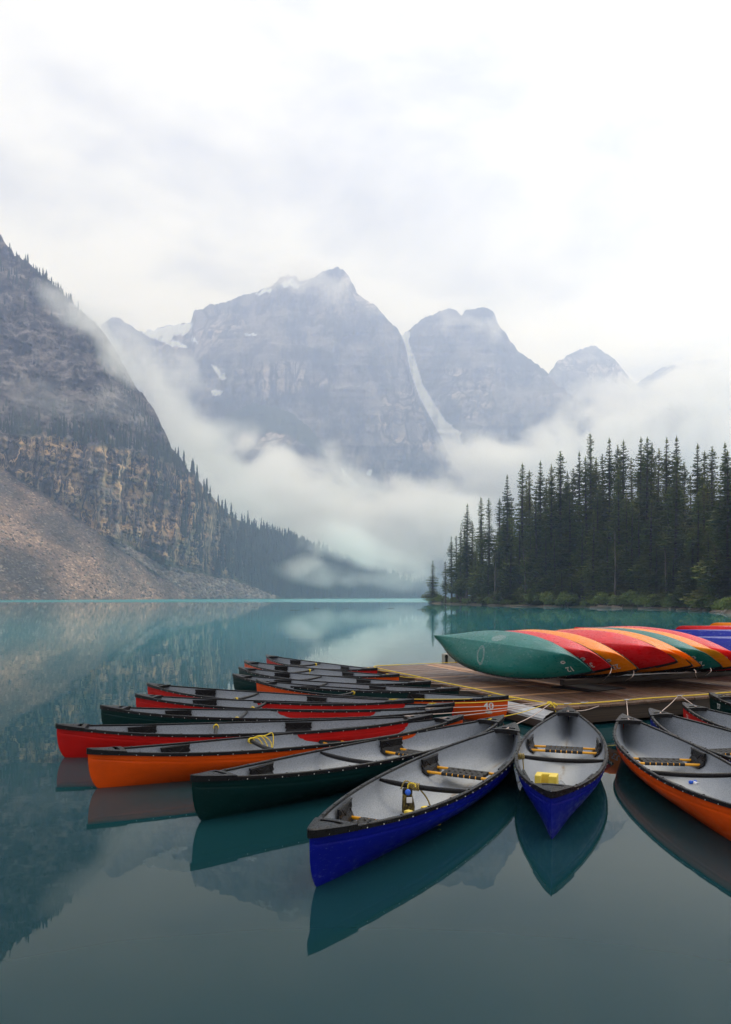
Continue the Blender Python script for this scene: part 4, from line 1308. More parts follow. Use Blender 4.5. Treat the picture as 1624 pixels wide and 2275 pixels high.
st_ = mlin.math('MULTIPLY', mlin.math('MULTIPLY', ky.outputs['Result'], kz.outputs['Result']), mlin.ramp(mlin.noise(mlin.coord('Object', (2.5, 9, 1)), 2.0, 5), [(0.42, 0.0), (0.62, 0.8)]))
lc = mlin.mix(mlin.math('MULTIPLY', kz.outputs['Result'], 0.45), lc, (0.52, 0.52, 0.49))     # liner grows paler towards the floor
lc = mlin.mix(st_, lc, (0.19, 0.12, 0.05))                                                     # rusty silt along the keel
dirt = mlin.ramp(mlin.noise(mlin.coord('Object', (1, 1, 0.3)), 9, 6, 0.7), [(0.60, 0.0), (0.70, 0.55)])
lc = mlin.mix(mlin.math('MULTIPLY', dirt, mlin.math('ADD', mlin.math('MULTIPLY', kz.outputs['Result'], 0.7), 0.25)), lc, (0.10, 0.08, 0.05))
mlin.base(lc); mlin.bump(sp_, 0.25, 0.003)
myel = Mat('yellow_rail', 0.38, (0.80, 0.36, 0.012), 0.4)
mweb = Mat('black_webbing', 0.65, (0.016, 0.015, 0.015), 0.3)
mriv = Mat('rivet_metal', 0.35, (0.75, 0.75, 0.72), 0.5); mriv.b.inputs['Metallic'].default_value = 0.6
mwht = Mat('white_vinyl', 0.6, (0.72, 0.72, 0.70), 0.3)
wn = mwht.noise(mwht.coord('Object'), 30, 4, 0.7)
mwht.base(mwht.mix(mwht.ramp(wn, [(0.35, 0.0), (0.5, 1.0)]), (0.40, 0.38, 0.37), (0.76, 0.75, 0.73)))
mink = Mat('logo_ink', 0.6, (0.07, 0.06, 0.05), 0.3)
mpud = Mat('rain_water', 0.02, (0.20, 0.21, 0.21), 0.5); mpud.b.inputs['IOR'].default_value = 1.33

def text_mesh(body, size):
    cu = bpy.data.curves.new('t', 'FONT'); cu.body = body; cu.size = size; cu.align_x = 'CENTER'; cu.offset = size * 0.018
    o = bpy.data.objects.new('t', cu); COL.objects.link(o)
    dg = bpy.context.evaluated_depsgraph_get()
    me = bpy.data.meshes.new_from_object(o.evaluated_get(dg))
    bpy.data.objects.remove(o)
    bm = bmesh.new(); bm.from_mesh(me); bmesh.ops.triangulate(bm, faces=list(bm.faces))
    bmesh.ops.subdivide_edges(bm, edges=[q for q in bm.edges if q.calc_length() > size * .25], cuts=2)
    v = [tuple(q.co) for q in bm.verts]; f = [tuple(x.index for x in q.verts) for q in bm.faces]
    bm.free(); bpy.data.meshes.remove(me)
    return v, f
def on_hull(x, z, side, lift=0.0025):
    """point on the outside of the hull"""
    hit = HBVH.ray_cast(Vector((x, side * 1.0, z)), Vector((0, -side, 0)))
    if hit[0] is None: return Vector((x, side * 0.01, z))
    return hit[0] + Vector((0, side * lift, 0))
def decal(name, v, f, xc, zc_, side, mat, parent, lift=0.0025, tilt=0.0):
    """flat outline (v in x right, y up as read from outside) laid onto the hull side"""
    c, s = math.cos(tilt), math.sin(tilt)
    sx_ = -1 if side > 0 else 1          # reading direction from outside
    P = [on_hull(xc + sx_ * (a * c - b * s), zc_ + (a * s + b * c), side, lift) for a, b, *_ in v]
    me = bpy.data.meshes.new(name); me.from_pydata(P, [], f)
    me.update()
    return mk(name, me, mat, parent)
def oval(rx, ry, n=20):
    v = [(0, 0)] + [(rx * math.cos(2 * math.pi * k / n), ry * math.sin(2 * math.pi * k / n)) for k in range(n)]
    return v, [(0, k + 1, (k + 1) % n + 1) for k in range(n)]
def ring(rx, ry, wd, n=28):
    v = []
    for k in range(n):
        a = 2 * math.pi * k / n
        v += [(rx * math.cos(a), ry * math.sin(a)), ((rx - wd) * math.cos(a), (ry - wd) * math.sin(a))]
    return v, [(2 * k, 2 * ((k + 1) % n), 2 * ((k + 1) % n) + 1, 2 * k + 1) for k in range(n)]
def logo(xc, zc_, side, parent, s=1.0):
    v, f = oval(0.052 * s, 0.027 * s); decal('logo', v, f, xc, zc_, side, mwht.m, parent)
    v, f = oval(0.042 * s, 0.019 * s); d = decal('logo_ring', v, f, xc, zc_, side, mwht.m, parent, 0.0032)
    q = [(-.022 * s, -.011 * s), (.022 * s, -.011 * s), (.022 * s, .011 * s), (0, .004 * s), (-.022 * s, .011 * s)]
    decal('logo_mark', q, [(0, 1, 2, 3, 4)], xc, zc_, side, mink.m, parent, 0.0042)
    v, f = ring(0.046 * s, 0.023 * s, 0.0035 * s); decal('logo_line', v, f, xc, zc_, side, mink.m, parent, 0.0042)

def canoe_parts(t, color, seats=True, bolts=True):
    mk('hull', HULL, HM[color], t)
    mk('liner', LINER, mlin.m, t)
    for s in (1, -1): mk('gunwale', GUN[s], mblk.m, t)
    for e_ in (1, -1): mk('deck_plate', DECK[e_], mblk.m, t)
    o = mk('rivets', RIV, mriv.m, t); o['kind'] = 'stuff'
    if bolts: o = mk('rail_bolts', KNOB, mblk.m, t); o['kind'] = 'stuff'
    th = mk('thwart', THW, mblk.m, t, (THW_X, 0, zg(THW_X)))
    if seats:
        for i in (0, 1):
            se = empty('seat'); se.parent = t; se.location = (0, 0, 0)
            for s in (-1, 1):
                mk('seat_rail', RAILS[i, s], myel.m, se, (SEAT_X[i] + s * RAIL_DX, 0, SEAT_Z[i]))
                mk('seat_bracket', BRK[i, s], mblk.m, se)
            nst = 7 if i else 6
            sp = 0.062; half = (nst - 1) / 2
            for k in range(nst): mk('strap', STRAP_O, mweb.m, se, (SEAT_X[i], (k - half) * sp, SEAT_Z[i]))
            for k in range(4):
                q = mk('strap', STRAP_L, mweb.m, se, (SEAT_X[i] + (k - 1.5) * 0.056, 0, SEAT_Z[i])); q.scale = (1, (half + .5) * sp / 0.215, 1 if k % 2 else -0.2)
                if not k % 2: q.location.z += 0.018

# ------------------------------------------------------------------ dock frame of reference
DZ = 0.32
DC = pix(1232, 1573, DZ)
DU = Vector((math.cos(R(26)), math.sin(R(26)), 0)); DV = Vector((math.cos(R(112)), math.sin(R(112)), 0))
def dock(p, q, z=DZ): return Vector((DC.x, DC.y, 0)) + DU * p + DV * q + Vector((0, 0, z))
kk = 1624 / 2500
def z1(x, y): return ((150 + x / 1.9106) * kk, (2200 + y / 1.9106) * kk)
def z2(x, y): return ((800 + x / 1.624) * kk, (2200 + y / 1.624) * kk)
def z4(x, y): return ((1000 + x / 2.03) * kk, (2400 + y / 2.03) * kk)
def z5(x, y): return ((1700 + x / 2.03) * kk, (2350 + y / 2.03) * kk)
# tip in the lake, tip at the dock, colour, label
BOATS = [
 (z4(112, 915), z4(1540, 160), 'blue', 'blue canoe holding a throw bag and yellow block, nearest of the left fan'),
 (z1(967, 882), z2(1497, 410), 'green', 'dark green canoe between the near blue canoe and the orange canoe with loose yellow rope'),
 (z1(287, 705), z2(1272, 408), 'orange', 'orange canoe with loose loops of yellow rope on its thwart'),
 (z1(83, 540), z2(1100, 403), 'red', 'red canoe reaching farthest left, behind the orange one with rope loops'),
 (z1(372, 416), z2(1213, 365), 'green', 'dark green canoe between two red canoes on the left'),
 (z1(600, 340), z2(1222, 340), 'red', 'red canoe just behind the dark green one, fifth back from the blue canoe'),
 (z1(678, 267), z2(997, 320), 'red', 'red canoe in front of the orange canoe numbered 40'),
 (z1(1390, 245), z2(1523, 300), 'orange', 'orange canoe numbered 40 with its end against the dock'),
 (z1(1237, 207), z2(1250, 253), 'green', 'dark green canoe numbered 11 behind the orange canoe numbered 40'),
 (z1(1275, 160), z2(1092, 218), 'green', 'dark green canoe between number 11 and the farthest orange canoe'),
 (z1(1312, 118), z2(918, 178), 'orange', 'farthest orange canoe, second from the back of the left fan'),
 (z1(1455, 80), z2(797, 143), 'red', 'small looking red canoe at the very back of the left fan'),
 (z5(375, 745), z5(495, 150), 'blue', 'blue canoe pointing straight at the viewer with yellow bailer inside'),
 (None, z5(870, 200), 'orange', 'orange canoe at the right with a rain puddle and small bottle'),
 (None, z5(1065, 160), 'blue', 'blue canoe behind the puddled orange canoe on the right'),
 (None, z5(1290, 118), 'red', 'red canoe with white number between the right blue canoe and number 37'),
 (None, z5(1475, 48), 'green', 'dark green canoe numbered 37 at the right edge beside the dock'),
]
ANG = {13: -95, 14: -84, 15: -79, 16: -72}     # heading from the dock end outwards
CAN = []
for i, (a, b, color, lab) in enumerate(BOATS):
    B = pix(*b, E_END)
    if a is not None:
        A = pix(*a, E_END)
    else:
        d = Vector((math.cos(R(ANG[i])), math.sin(R(ANG[i])), 0)); A = B + d * CL
    ax = (B - A); ln = ax.length; ax.normalize()
    # keep the tip off the dock
    rel = B - Vector((DC.x, DC.y, 0)); nl = Vector((-DU.x, -DU.y, 0))
    den = DU.x * DV.y - DU.y * DV.x
    pp = (rel.x * DV.y - rel.y * DV.x) / den; qq = (DU.x * rel.y - DU.y * rel.x) / den
    if i < 12 and pp > -0.03 and qq > 0 and False:
        mv = (pp + 0.07) / max(ax.dot(DU), 0.3); A -= ax * mv; B -= ax * mv
    if i >= 12 and qq > -0.03 and False:
        mv = (qq + 0.07) / max(ax.dot(DV), 0.3); A -= ax * mv; B -= ax * mv
    c = (A + B) / 2
    t = empty('canoe', (c.x, c.y, 0))
    t.rotation_euler = (R(random.uniform(-1.2, 1.2)), 0, math.atan2(ax.y, ax.x))
    t.scale = (ln / CL, 1, 1)
    setp(t, lab, 'canoe', 'canoes moored round the dock')
    canoe_parts(t, color)
    CAN.append((t, A, B, ax))
bpy.context.view_layer.update()
def cw(i, x, y, z): return CAN[i][0].matrix_basis @ Vector((x, y, z))

def number(t, body, xc, zc_, side, size, lg=True, ldz=0.085, mat=None):
    v, f = text_mesh(body, size)
    decal('number', v, f, xc, zc_, side, mwht.m, t)
    if lg: logo(xc, zc_ - ldz + size * .2, side, t, size / 0.15)
# the camera sees the -y side of the left fan near the dock end (+x)
number(CAN[7][0], '40', 2.17, 0.20, -1, 0.15, True, 0.085)
number(CAN[8][0], '11', 2.05, 0.16, -1, 0.13, False)
number(CAN[15][0], '31', 2.18, 0.20, 1, 0.11, False)
number(CAN[16][0], '37', 2.10, 0.20, 1, 0.12, False)

# ------------------------------------------------------------------ rain water inside two canoes
def puddle(i, x0, x1, z):
    n = 26; v = []
    for k in range(n + 1):
        x = x0 + (x1 - x0) * k / n
        e_ = max(math.sin(math.pi * k / n), 0.0) ** .5
        y = inner_y(x, z) * e_
        v += [(x, -y * (.9 + .1 * math.sin(k * 1.7)), z), (x, y * (.92 + .08 * math.sin(k * 2.3)), z)]
    f = [(2 * k, 2 * k + 2, 2 * k + 3, 2 * k + 1) for k in range(n)]
    mb = MB(); mb.add(v, f)
    setp(mk('puddle', mb.mesh('puddle'), mpud.m, CAN[i][0]), 'rain water lying in the bottom')
puddle(13, -1.45, 0.25, 0.026); puddle(12, -1.9, -0.35, 0.024); puddle(0, -1.6, -0.3, 0.020)

# ================================================================== DOCK
def wood(name, a, b, dark=0.5):
    M = Mat(name, 0.5, a, 0.45)
    g = M.noise(M.coord('Object', (1.2, 26, 26)), 1.6, 7, 0.68, 0.5)
    g2 = M.noise(M.coord('Object', (3, 4, 4)), 0.9, 5, 0.6)
    c = M.mix(M.ramp(g, [(0.36, 0.0), (0.64, 1.0)]), a, b)
    tint = M.ramp(M.rnd(), [(0.0, (0.62, 0.58, 0.56)), (0.35, (0.9, 0.88, 0.86)), (0.75, (1.1, 1.06, 1.02)), (1.0, (1.35, 1.28, 1.2))])
    c = M.mix(1.0, c, tint, 'MULTIPLY')
    c = M.mix(M.ramp(g2, [(0.48, 0.0), (0.70, dark)]), c, tuple(q * 0.42 for q in a))     # wet, stained wood
    M.base(c)
    M.rough(M.ramp(g2, [(0.42, 0.62), (0.66, 0.30)]))
    M.bump(g, 0.55, 0.004)
    return M
mplank = wood('dock_plank', (0.072, 0.039, 0.023), (0.195, 0.108, 0.066))
mnew = wood('new_plank', (0.36, 0.185, 0.085), (0.50, 0.28, 0.145), 0.2)
mbeam = wood('dock_beam', (0.030, 0.020, 0.013), (0.075, 0.050, 0.032))
mgalv = Mat('galvanised_sheet', 0.42, (0.42, 0.43, 0.45), 0.5); mgalv.b.inputs['Metallic'].default_value = 0.35
mgalv.base(mgalv.mix(mgalv.noise(mgalv.coord('Object'), 5, 5), (0.28, 0.28, 0.29), (0.56, 0.57, 0.58)))
def plank_mesh(seed, w_=0.139, th=0.038):
    """one metre long plank along x with eased edges and a slight bow"""
    g = np.random.default_rng(seed)
    prof = [(-w_ / 2, -th), (-w_ / 2, -0.007), (-w_ / 2 + 0.006, -0.0015), (-w_ * 0.2, 0.0012 * g.uniform(-1, 1)), (w_ * 0.2, 0.0012 * g.uniform(-1, 1)), (w_ / 2 - 0.006, -0.0015), (w_ / 2, -0.007), (w_ / 2, -th)]
    n = len(prof); v, f = [], []
    xs_ = [-0.5, -0.497, -0.25, 0.0, 0.25, 0.497, 0.5]
    for j, x in enumerate(xs_):
        e_ = 0.006 if j in (0, len(xs_) - 1) else 0.0
        bw = g.uniform(-.0015, .0015)
        for (y, z) in prof: v.append((x, y + bw, z - (e_ if z > -0.02 else 0)))
    for j in range(len(xs_) - 1):
        for k in range(n): f.append((j * n + k, j * n + (k + 1) % n, (j + 1) * n + (k + 1) % n, (j + 1) * n + k))
    f += [tuple(range(n)), tuple((len(xs_) - 1) * n + k for k in range(n - 1, -1, -1))]
    mb = MB(); mb.add(v, f); return mb.mesh('plank')
PLK = [plank_mesh(k) for k in range(5)]
dk = empty('dock', dock(0, 0, 0))
setp(dk, 'weathered brown plank dock carrying the overturned canoes', 'dock')
QF, PL, QB, PR = 1.40, 1.55, 7.5, 12.8
def plank(p0, q0, p1, q1, k, mat=None, dz=0.0):
    a, b = dock(p0, q0), dock(p1, q1)
    c = (a + b) / 2; d = b - a
    o = mk('plank', PLK[k % 5], mat or mplank.m, dk)
    o.location = Vector((c.x - dk.location.x, c.y - dk.location.y, DZ + dz + random.uniform(-.003, .003)))
    o.rotation_euler = (R(random.uniform(-.5, .5)), 0, math.atan2(d.y, d.x) + (math.pi if k % 2 else 0) + R(random.uniform(-.12, .12)))
    o.scale = (d.length, 1, 1)
    return o
pr_ = random.Random(3)
SPC = 0.152
for k in range(int(PR / SPC)):                      # front walk: boards run towards the lake
    p = 0.075 + k * SPC
    plank(p, -0.03 + pr_.uniform(-.02, .012), p, QF - 0.015, k, mnew.m if pr_.random() < 0.03 else None)
for k in range(int((QB - QF) / SPC)):               # left walk: boards run across it
    q = QF + 0.085 + k * SPC
    plank(-0.03 + pr_.uniform(-.02, .012), q, PL - 0.012, q, k, mnew.m if k == 0 or pr_.random() < 0.03 else None)
for k in range(int((PR - PL) / SPC)):               # middle bay
    p = PL + 0.08 + k * SPC
    plank(p, QF + 0.02, p, QB + pr_.uniform(-.015, .02), k, mnew.m if k in (0, 1, 2) or pr_.random() < 0.03 else None)
def beam(p0, q0, p1, q1, z, w_, h, mat=None, name='beam'):
    a, b = dock(p0, q0, 0), dock(p1, q1, 0); d = b - a; c = (a + b) / 2
    mb = MB(); mb.box((0, 0, 0), (1, w_, h)); 
    me = mb.mesh(name, bevel=0.0)
    o = mk(name, me, mat or mbeam.m, dk)
    o.location = Vector((c.x - dk.location.x, c.y - dk.location.y, z)); o.rotation_euler.z = math.atan2(d.y, d.x); o.scale = (d.length, 1, 1)
    return o
beam(0.02, 0.05, PR, 0.05, DZ - 0.155, 0.07, 0.225, name='fascia_board')
beam(0.05, 0.02, 0.05, QB, DZ - 0.12, 0.07, 0.155, name='fascia_board')
beam(0.06, QB - .03, PR, QB - .03, DZ - 0.14, 0.07, 0.19, name='fascia_board')
for k in range(5): beam(0.15, 0.45 + k * 1.55, PR, 0.45 + k * 1.55, DZ - 0.11, 0.10, 0.13)
for k in range(7): beam(0.55 + k * 1.8, 0.12, 0.55 + k * 1.8, QB - .1, DZ - 0.32, 0.55, 0.28, name='float_timber')
# bright metal sheet lapping the dock's left corner
mb = MB(); n = 12; v = []
for i in range(15):
    q = -0.02 + 1.25 * i / 14
    for k in range(n):
        a = k / (n - 1)
        P = dock(-0.03 - 0.20 * math.sin(a * math.pi / 2) + 0.010 * math.sin(a * 22), q, DZ - 0.045 - 0.10 * a - 0.03 * (1 - math.cos(a * 1.5)))
        v.append(P - dk.location)
mb.add(v, [(i * n + k, i * n + k + 1, (i + 1) * n + k + 1, (i + 1) * n + k) for i in range(14) for k in range(n - 1)])
mk('metal_sheet', mb.mesh('metal_sheet', smooth=True), mgalv.m, dk)
beam(-0.19, -0.02, -0.19, 1.25, DZ - 0.22, 0.06, 0.12, name='fascia_board')

# rubber mat
mrub = Mat('rubber_mat', 0.75, (0.012, 0.012, 0.013), 0.3)
mrub.bump(mrub.voro(mrub.coord('Object', (1, 1, 1)), 45).outputs['Distance'], 0.5, 0.004)
ma = pix(1322, 1538, DZ); mbx = pix(1425, 1527, DZ)
du_ = (mbx - ma).normalized(); dv_ = Vector((-du_.y, du_.x, 0))
mb = MB(); mb.box((0, 0, 0), (1.0, 0.9, 0.014))
mat_o = mk('rubber_mat', mb.mesh('rubber_mat', bevel=0.004), mrub.m)
cc = ma + du_ * 0.40 + dv_ * 0.47
mat_o.location = (cc.x, cc.y, DZ + 0.012); mat_o.rotation_euler.z = math.atan2(du_.y, du_.x)
setp(mat_o, 'black rubber mat lying on the dock under the overturned canoes', 'mat')

# concrete float beyond the dock
mcon = Mat('concrete', 0.85, (0.36, 0.33, 0.28), 0.2)
mcon.base(mcon.mix(mcon.noise(mcon.coord('Object'), 5, 6, 0.65), (0.24, 0.22, 0.18), (0.50, 0.46, 0.40)))
fl = empty('concrete_float', pix(981, 1474, 0.0))
setp(fl, 'pale concrete float block with dark slots beyond the dock', 'float')
fl.rotation_euler.z = R(-28)
mb = MB(); mb.box((1.1, 0.35, 0.12), (2.2, 0.7, 0.34)); mk('block', mb.mesh('block', bevel=0.015), mcon.m, fl)
mslot = Mat('slot_dark', 0.9, (0.025, 0.022, 0.02), 0.1)
for k in range(7):
    mb = MB(); mb.box((0.16 + k * 0.31, -0.004, 0.13), (0.075, 0.02, 0.27)); mb.box((0.16 + k * 0.31, -0.006, 0.2), (0.10, 0.02, 0.05)); mk('slot', mb.mesh('slot'), mslot.m, fl)
mb = MB(); mb.tube([(0.22, 0.2, 0.29), (0.22, 0.2, 0.335), (0.30, 0.2, 0.345), (0.30, 0.2, 0.29)], 0.012, 6); mk('ring', mb.mesh('ring'), mgalv.m, fl)

# ================================================================== OVERTURNED CANOES ON THE DOCK
mscf = Mat('scuff', 0.7, (0.42, 0.52, 0.52), 0.2)
tb = mscf.t.nodes.new('ShaderNodeBsdfTransparent'); mx = mscf.t.nodes.new('ShaderNodeMixShader')
mscf.l(mscf.ramp(mscf.noise(mscf.coord('Object', (6, 30, 30), rot=(.4, .3, .2)), 6, 6, 0.75), [(0.40, 0.0), (0.62, 0.75)]), mx.inputs[0])
mscf.l(tb.outputs[0], mx.inputs[1]); mscf.l(mscf.b.outputs[0], mx.inputs[2]); mscf.l(mx.outputs[0], mscf.o.inputs['Surface'])
_gv = [Vector(v.co) for v in GUN[1].vertices] + [Vector(v.co) for v in GUN[-1].vertices] + [Vector(v.co) for v in HULL.vertices][::7]
def overturned(Nr, Fr, color, roll, label, rest=True, lift=0.0):
    """Nr near tip, Fr far tip, roll = lean of the keel towards the viewer in degrees"""
    a = (Nr - Fr); ln = a.length; a.normalize()
    s = Vector((a.y, -a.x, 0)).normalized()
    if s.dot(Vector((-1, -0.3, 0))) < 0: s = -s
    up = (Vector((0, 0, 1)) - a * a.z).normalized()
    zl = -(up * math.cos(R(roll)) + s * math.sin(R(roll))); yl = zl.cross(a)
    M = Matrix((a, yl, zl)).transposed().to_4x4()
    M = M @ Matrix.Diagonal((ln / CL, 1, 1, 1))
    mid = (Nr + Fr) / 2
    M.translation = mid - (M.to_3x3() @ Vector((0, 0, E_END)))
    if rest:
        mn = min((M @ v).z for v in _gv); M.translation.z += DZ + 0.006 - mn + lift
    t = empty('overturned_canoe'); t.matrix_world = M
    setp(t, label, 'canoe', 'canoes overturned on the dock')
    mk('hull', HULL, HM[color], t); mk('liner', LINER, mlin.m, t)
    for sd_ in (1, -1): mk('gunwale', GUN[sd_], mblk.m, t)
    for e_ in (1, -1): mk('deck_plate', DECK[e_], mblk.m, t)
    o = mk('rivets', RIV, mriv.m, t); o['kind'] = 'stuff'
    mk('thwart', THW, mblk.m, t, (THW_X, 0, zg(THW_X)))
    low = 1 if yl.z < 0 else -1
    return t, low
N0, F0 = Vector((3.715, 12.9, 0.805)), Vector((1.73, 17.3, 0.94))
AX0 = (F0 - N0)
def nearpt(px_, py_):
    a = (px_ - CX) / F
    Z = (12.9 * 2.05 - 3.715) / (2.05 - a); return Vector((a * Z, Z, CAMH - (py_ - HZ) * Z / F))
ROW = [((1316, 1485), 'teal', 48, 'overturned teal green canoe numbered 12 at the left end of the dock row', '12'), ((1360, 1476), 'scarlet', 48, 'overturned red canoe numbered 39 leaning behind the teal one', '39'),
       ((1417, 1480), 'amber', 48, 'overturned orange canoe numbered 23 leaning behind the red number 39', '23'), ((1425, 1492), 'royal', 48, 'overturned blue canoe almost hidden under the orange number 23', None),
       ((1503, 1463), 'scarlet', 50, 'overturned red canoe without visible number in the middle of the dock row', None), ((1537, 1472), 'amber', 50, 'overturned orange canoe just right of the unnumbered red one', None),
       ((1559, 1474), 'amber', 48, 'second overturned orange canoe right of the unnumbered red one, left of number 26', '18'), ((1603, 1475), 'teal', 46, 'overturned green canoe numbered 26 towards the right edge', '26'),
       ((1632, 1474), 'amber', 44, 'overturned orange canoe right of the green number 26', '27'), ((1672, 1478), 'scarlet', 44, 'overturned red canoe at the right edge under the blue ones', '22')]
for (npx, color, roll, lab, num) in ROW:
    Nn = nearpt(*npx)
    off_ = Nn - N0
    Fn = Nn + AX0 + Vector((0, 0, -0.0))
    if color == 'royal': Nn = Nn + AX0 * 0.03 + Vector((0, 0, 0.05)); Fn = Nn + AX0
    Fn.z = 1.745 - Nn.z - (0.10 if color == 'royal' else 0)
    t, low = overturned(Nn, Fn, color, roll + 5, lab, False)
    t.location.z -= 0.05
    if num:
        number(t, num, 2.14, 0.17, low, 0.15, False)
        logo(2.08, 0.07, low, t, 1.05)
    if num == '12':
        v_, f_ = ring(0.135, 0.17, 0.05); 
        def bottom_decal(xc, yc, vv, ff):
            P = []
            for a_, b_ in vv:
                h = HBVH.ray_cast(Vector((xc + a_, yc + b_, -1)), Vector((0, 0, 1)))
                P.append((h[0] if h[0] is not None else Vector((xc + a_, yc + b_, -.04))) + Vector((0, 0, -.003)))
            me = bpy.data.meshes.new('scuff_mark'); me.from_pydata(P, [], ff); me.update(); return mk('scuff_mark', me, mscf.m, t)
        bottom_decal(-0.25, low * 0.24, v_, f_)
        v_, f_ = oval(0.2, 0.11); bottom_decal(0.05, -low * 0.16, v_, f_)
for k, (mx_, my_, ang, color, lf, lab) in enumerate([(7.95, 15.7, -40, 'royal', 0.22, 'overturned blue canoe in front of the other blue one at the right edge'), (8.45, 16.3, -39, 'royal', 0.34, 'overturned blue canoe behind the front blue one at the right edge'),
                                              (9.2, 17.0, -38, 'scarlet', 0.40, 'overturned faded red canoe behind both blue ones'), (10.3, 17.7, -37, 'amber', 0.45, 'overturned yellowish canoe farthest back at the right edge')]):
    d = Vector((math.cos(R(ang)), math.sin(R(ang)), 0)); c = Vector((mx_, my_, 0.72))
    overturned(c + d * 2.45 - Vector((0, 0, .03)), c - d * 2.45 + Vector((0, 0, .03)), color, 30, lab, True, lf)

for q_, lab in ((2.3, 'front rack timber on the dock under the overturned canoes'), (5.0, 'back rack timber on the dock under the overturned canoes')):
    a_, b_ = dock(1.9, q_, DZ), dock(8.4, q_, DZ); d_ = b_ - a_
    mb = MB(); mb.box((0, 0, 0.055), (d_.length, 0.12, 0.10))
    o = mk('rack_timber', mb.mesh('rack_timber', bevel=0.008), mbeam.m, None, ((a_ + b_) / 2) + Vector((0, 0, .002))); o.rotation_euler.z = math.atan2(d_.y, d_.x); setp(o, lab, 'timber')

# ================================================================== ROPES AND SMALL THINGS
def rope_mat(name, a, b):
    M = Mat(name, 0.7, a, 0.3)
    wv = M.t.nodes.new('ShaderNodeTexWave'); wv.inputs['Scale'].default_value = 28; wv.inputs['Distortion'].default_value = 1.5; M.l(M.coord('Object', rot=(.5, .6, .4)), wv.inputs['Vector'])
    M.base(M.mix(wv.outputs['Fac'], a, b)); M.bump(wv.outputs['Fac'], 0.5, 0.003); return M.m
rY = rope_mat('yellow_rope', (0.55, 0.36, 0.02), (0.86, 0.66, 0.06)); rP = rope_mat('pale_rope', (0.34, 0.24, 0.21), (0.66, 0.55, 0.48)); rO = rope_mat('olive_rope', (0.13, 0.09, 0.03), (0.42, 0.32, 0.10))
def rope(name, pts, r, mat, label, cat='rope', group=None, n=10):
    mb = MB(); mb.tube(catmull(pts, n), r, 6)
    o = mk(name, mb.mesh(name, smooth=True), mat); setp(o, label, cat, group); return o
def coil(mb, c, axis, rad, turns, r, length, jit=0.004):
    axis = Vector(axis).normalized(); a = axis.orthogonal().normalized(); b = axis.cross(a)
    P = []
    for k in range(int(turns * 12) + 1):
        q = k / (turns * 12); th = k / 12 * 2 * math.pi
        P.append(Vector(c) + axis * ((q - .5) * length) + (a * math.cos(th) + b * math.sin(th)) * (rad + random.uniform(-jit, jit)))
    mb.tube(P, r, 5)
zr = DZ + 0.022
rope('yellow_rope', [dock(0.9, QB - .1, zr), dock(0.12, QB - .22, zr), dock(0.03, 5.9, zr), dock(0.07, 4.8, zr - .005), dock(0.01, 3.6, zr), dock(0.05, 2.4, zr), dock(0.02, 1.25, zr), dock(0.10, 0.55, zr), dock(0.05, 0.12, zr + .02)], 0.0105, rY,
     'yellow rope running along the left edge of the dock')
rope('yellow_rope', [dock(0.05, 0.12, zr + .02), dock(0.35, 0.10, zr), dock(1.1, 0.07, zr), dock(2.0, 0.10, zr), dock(3.0, 0.06, zr), dock(4.2, 0.09, zr), dock(6.5, 0.08, zr)], 0.0105, rY, 'yellow rope running along the front edge of the dock')
rope('yellow_rope', [dock(0.3, QB - .04, zr), dock(1.0, QB - .03, zr), dock(2.2, QB - .05, zr), dock(4.0, QB - .04, zr)], 0.008, rY, 'thin yellow rope along the far edge of the dock')
K0 = dock(0.04, 0.12, DZ + 0.05)
kn = MB()
for q in range(5): coil(kn, K0 + Vector((random.uniform(-.05, .05), random.uniform(-.04, .04), random.uniform(-.02, .02))), (random.uniform(-1, 1), random.uniform(-1, 1), .3), 0.03, 1.6, 0.008, 0.02)
kn.tube(catmull([K0, K0 + Vector((.02, -.12, -.06)), K0 + Vector((.03, -.14, -.16)), K0 + Vector((.01, -.14, -.20))], 6), 0.008, 5)
setp(mk('rope_knot', kn.mesh('rope_knot', smooth=True), rY), 'tangle of knotted yellow rope at the dock corner', 'knot')
mst = Mat('steel_clip', 0.35, (0.35, 0.35, 0.36), 0.5); mst.b.inputs['Metallic'].default_value = 0.8
CLIPS = [(0.30, 0.10, 'steel clip on the yellow rope just right of the dock corner'), (0.62, 0.09, 'second steel clip right of the dock corner'), (1.47, 0.05, 'steel clip at the dock edge above the puddled orange canoe'), (2.62, 0.05, 'steel clip at the dock edge above the red and blue canoes at the right')]
for p, q, lab in CLIPS:
    mb = MB(); c = dock(p, q, zr + .012)
    mb.tube([c + DU * (0.045 * math.cos(a)) + DV * (0.016 * math.sin(a)) for a in np.linspace(0, 2 * math.pi, 13)], 0.006, 5, cap=False)
    mb.tube([c + DU * .045, c + DU * .085 + Vector((0, 0, .008)), c + DU * .10], 0.005, 5)
    setp(mk('steel_clip', mb.mesh('steel_clip'), mst.m), lab, 'clip')
def moor(i, end, mat, label, r=0.006, xl=CL / 2 - 0.30, sag=0.03, tail=True):
    s_ = cw(i, xl, 0.0, zg(xl) + 0.035)
    mid = (s_ + end) / 2 - Vector((0, 0, sag))
    pts = [cw(i, xl + .02, -0.02, zg(xl) - 0.05), cw(i, xl - .01, -0.015, zg(xl) + 0.028), s_, mid, end]
    o = rope('mooring_line', pts, r, mat, label, 'rope', None, 6)
moor(0, K0 + Vector((-.02, 0, 0)), rP, 'pale mooring line from the near blue canoe to the dock corner')
moor(1, K0 + Vector((-.03, .02, .01)), rY, 'yellow mooring line from the near dark green canoe to the dock corner')
moor(2, K0 + Vector((-.04, .03, 0)), rP, 'pale mooring line from the orange canoe with rope loops to the dock corner', sag=0.015)
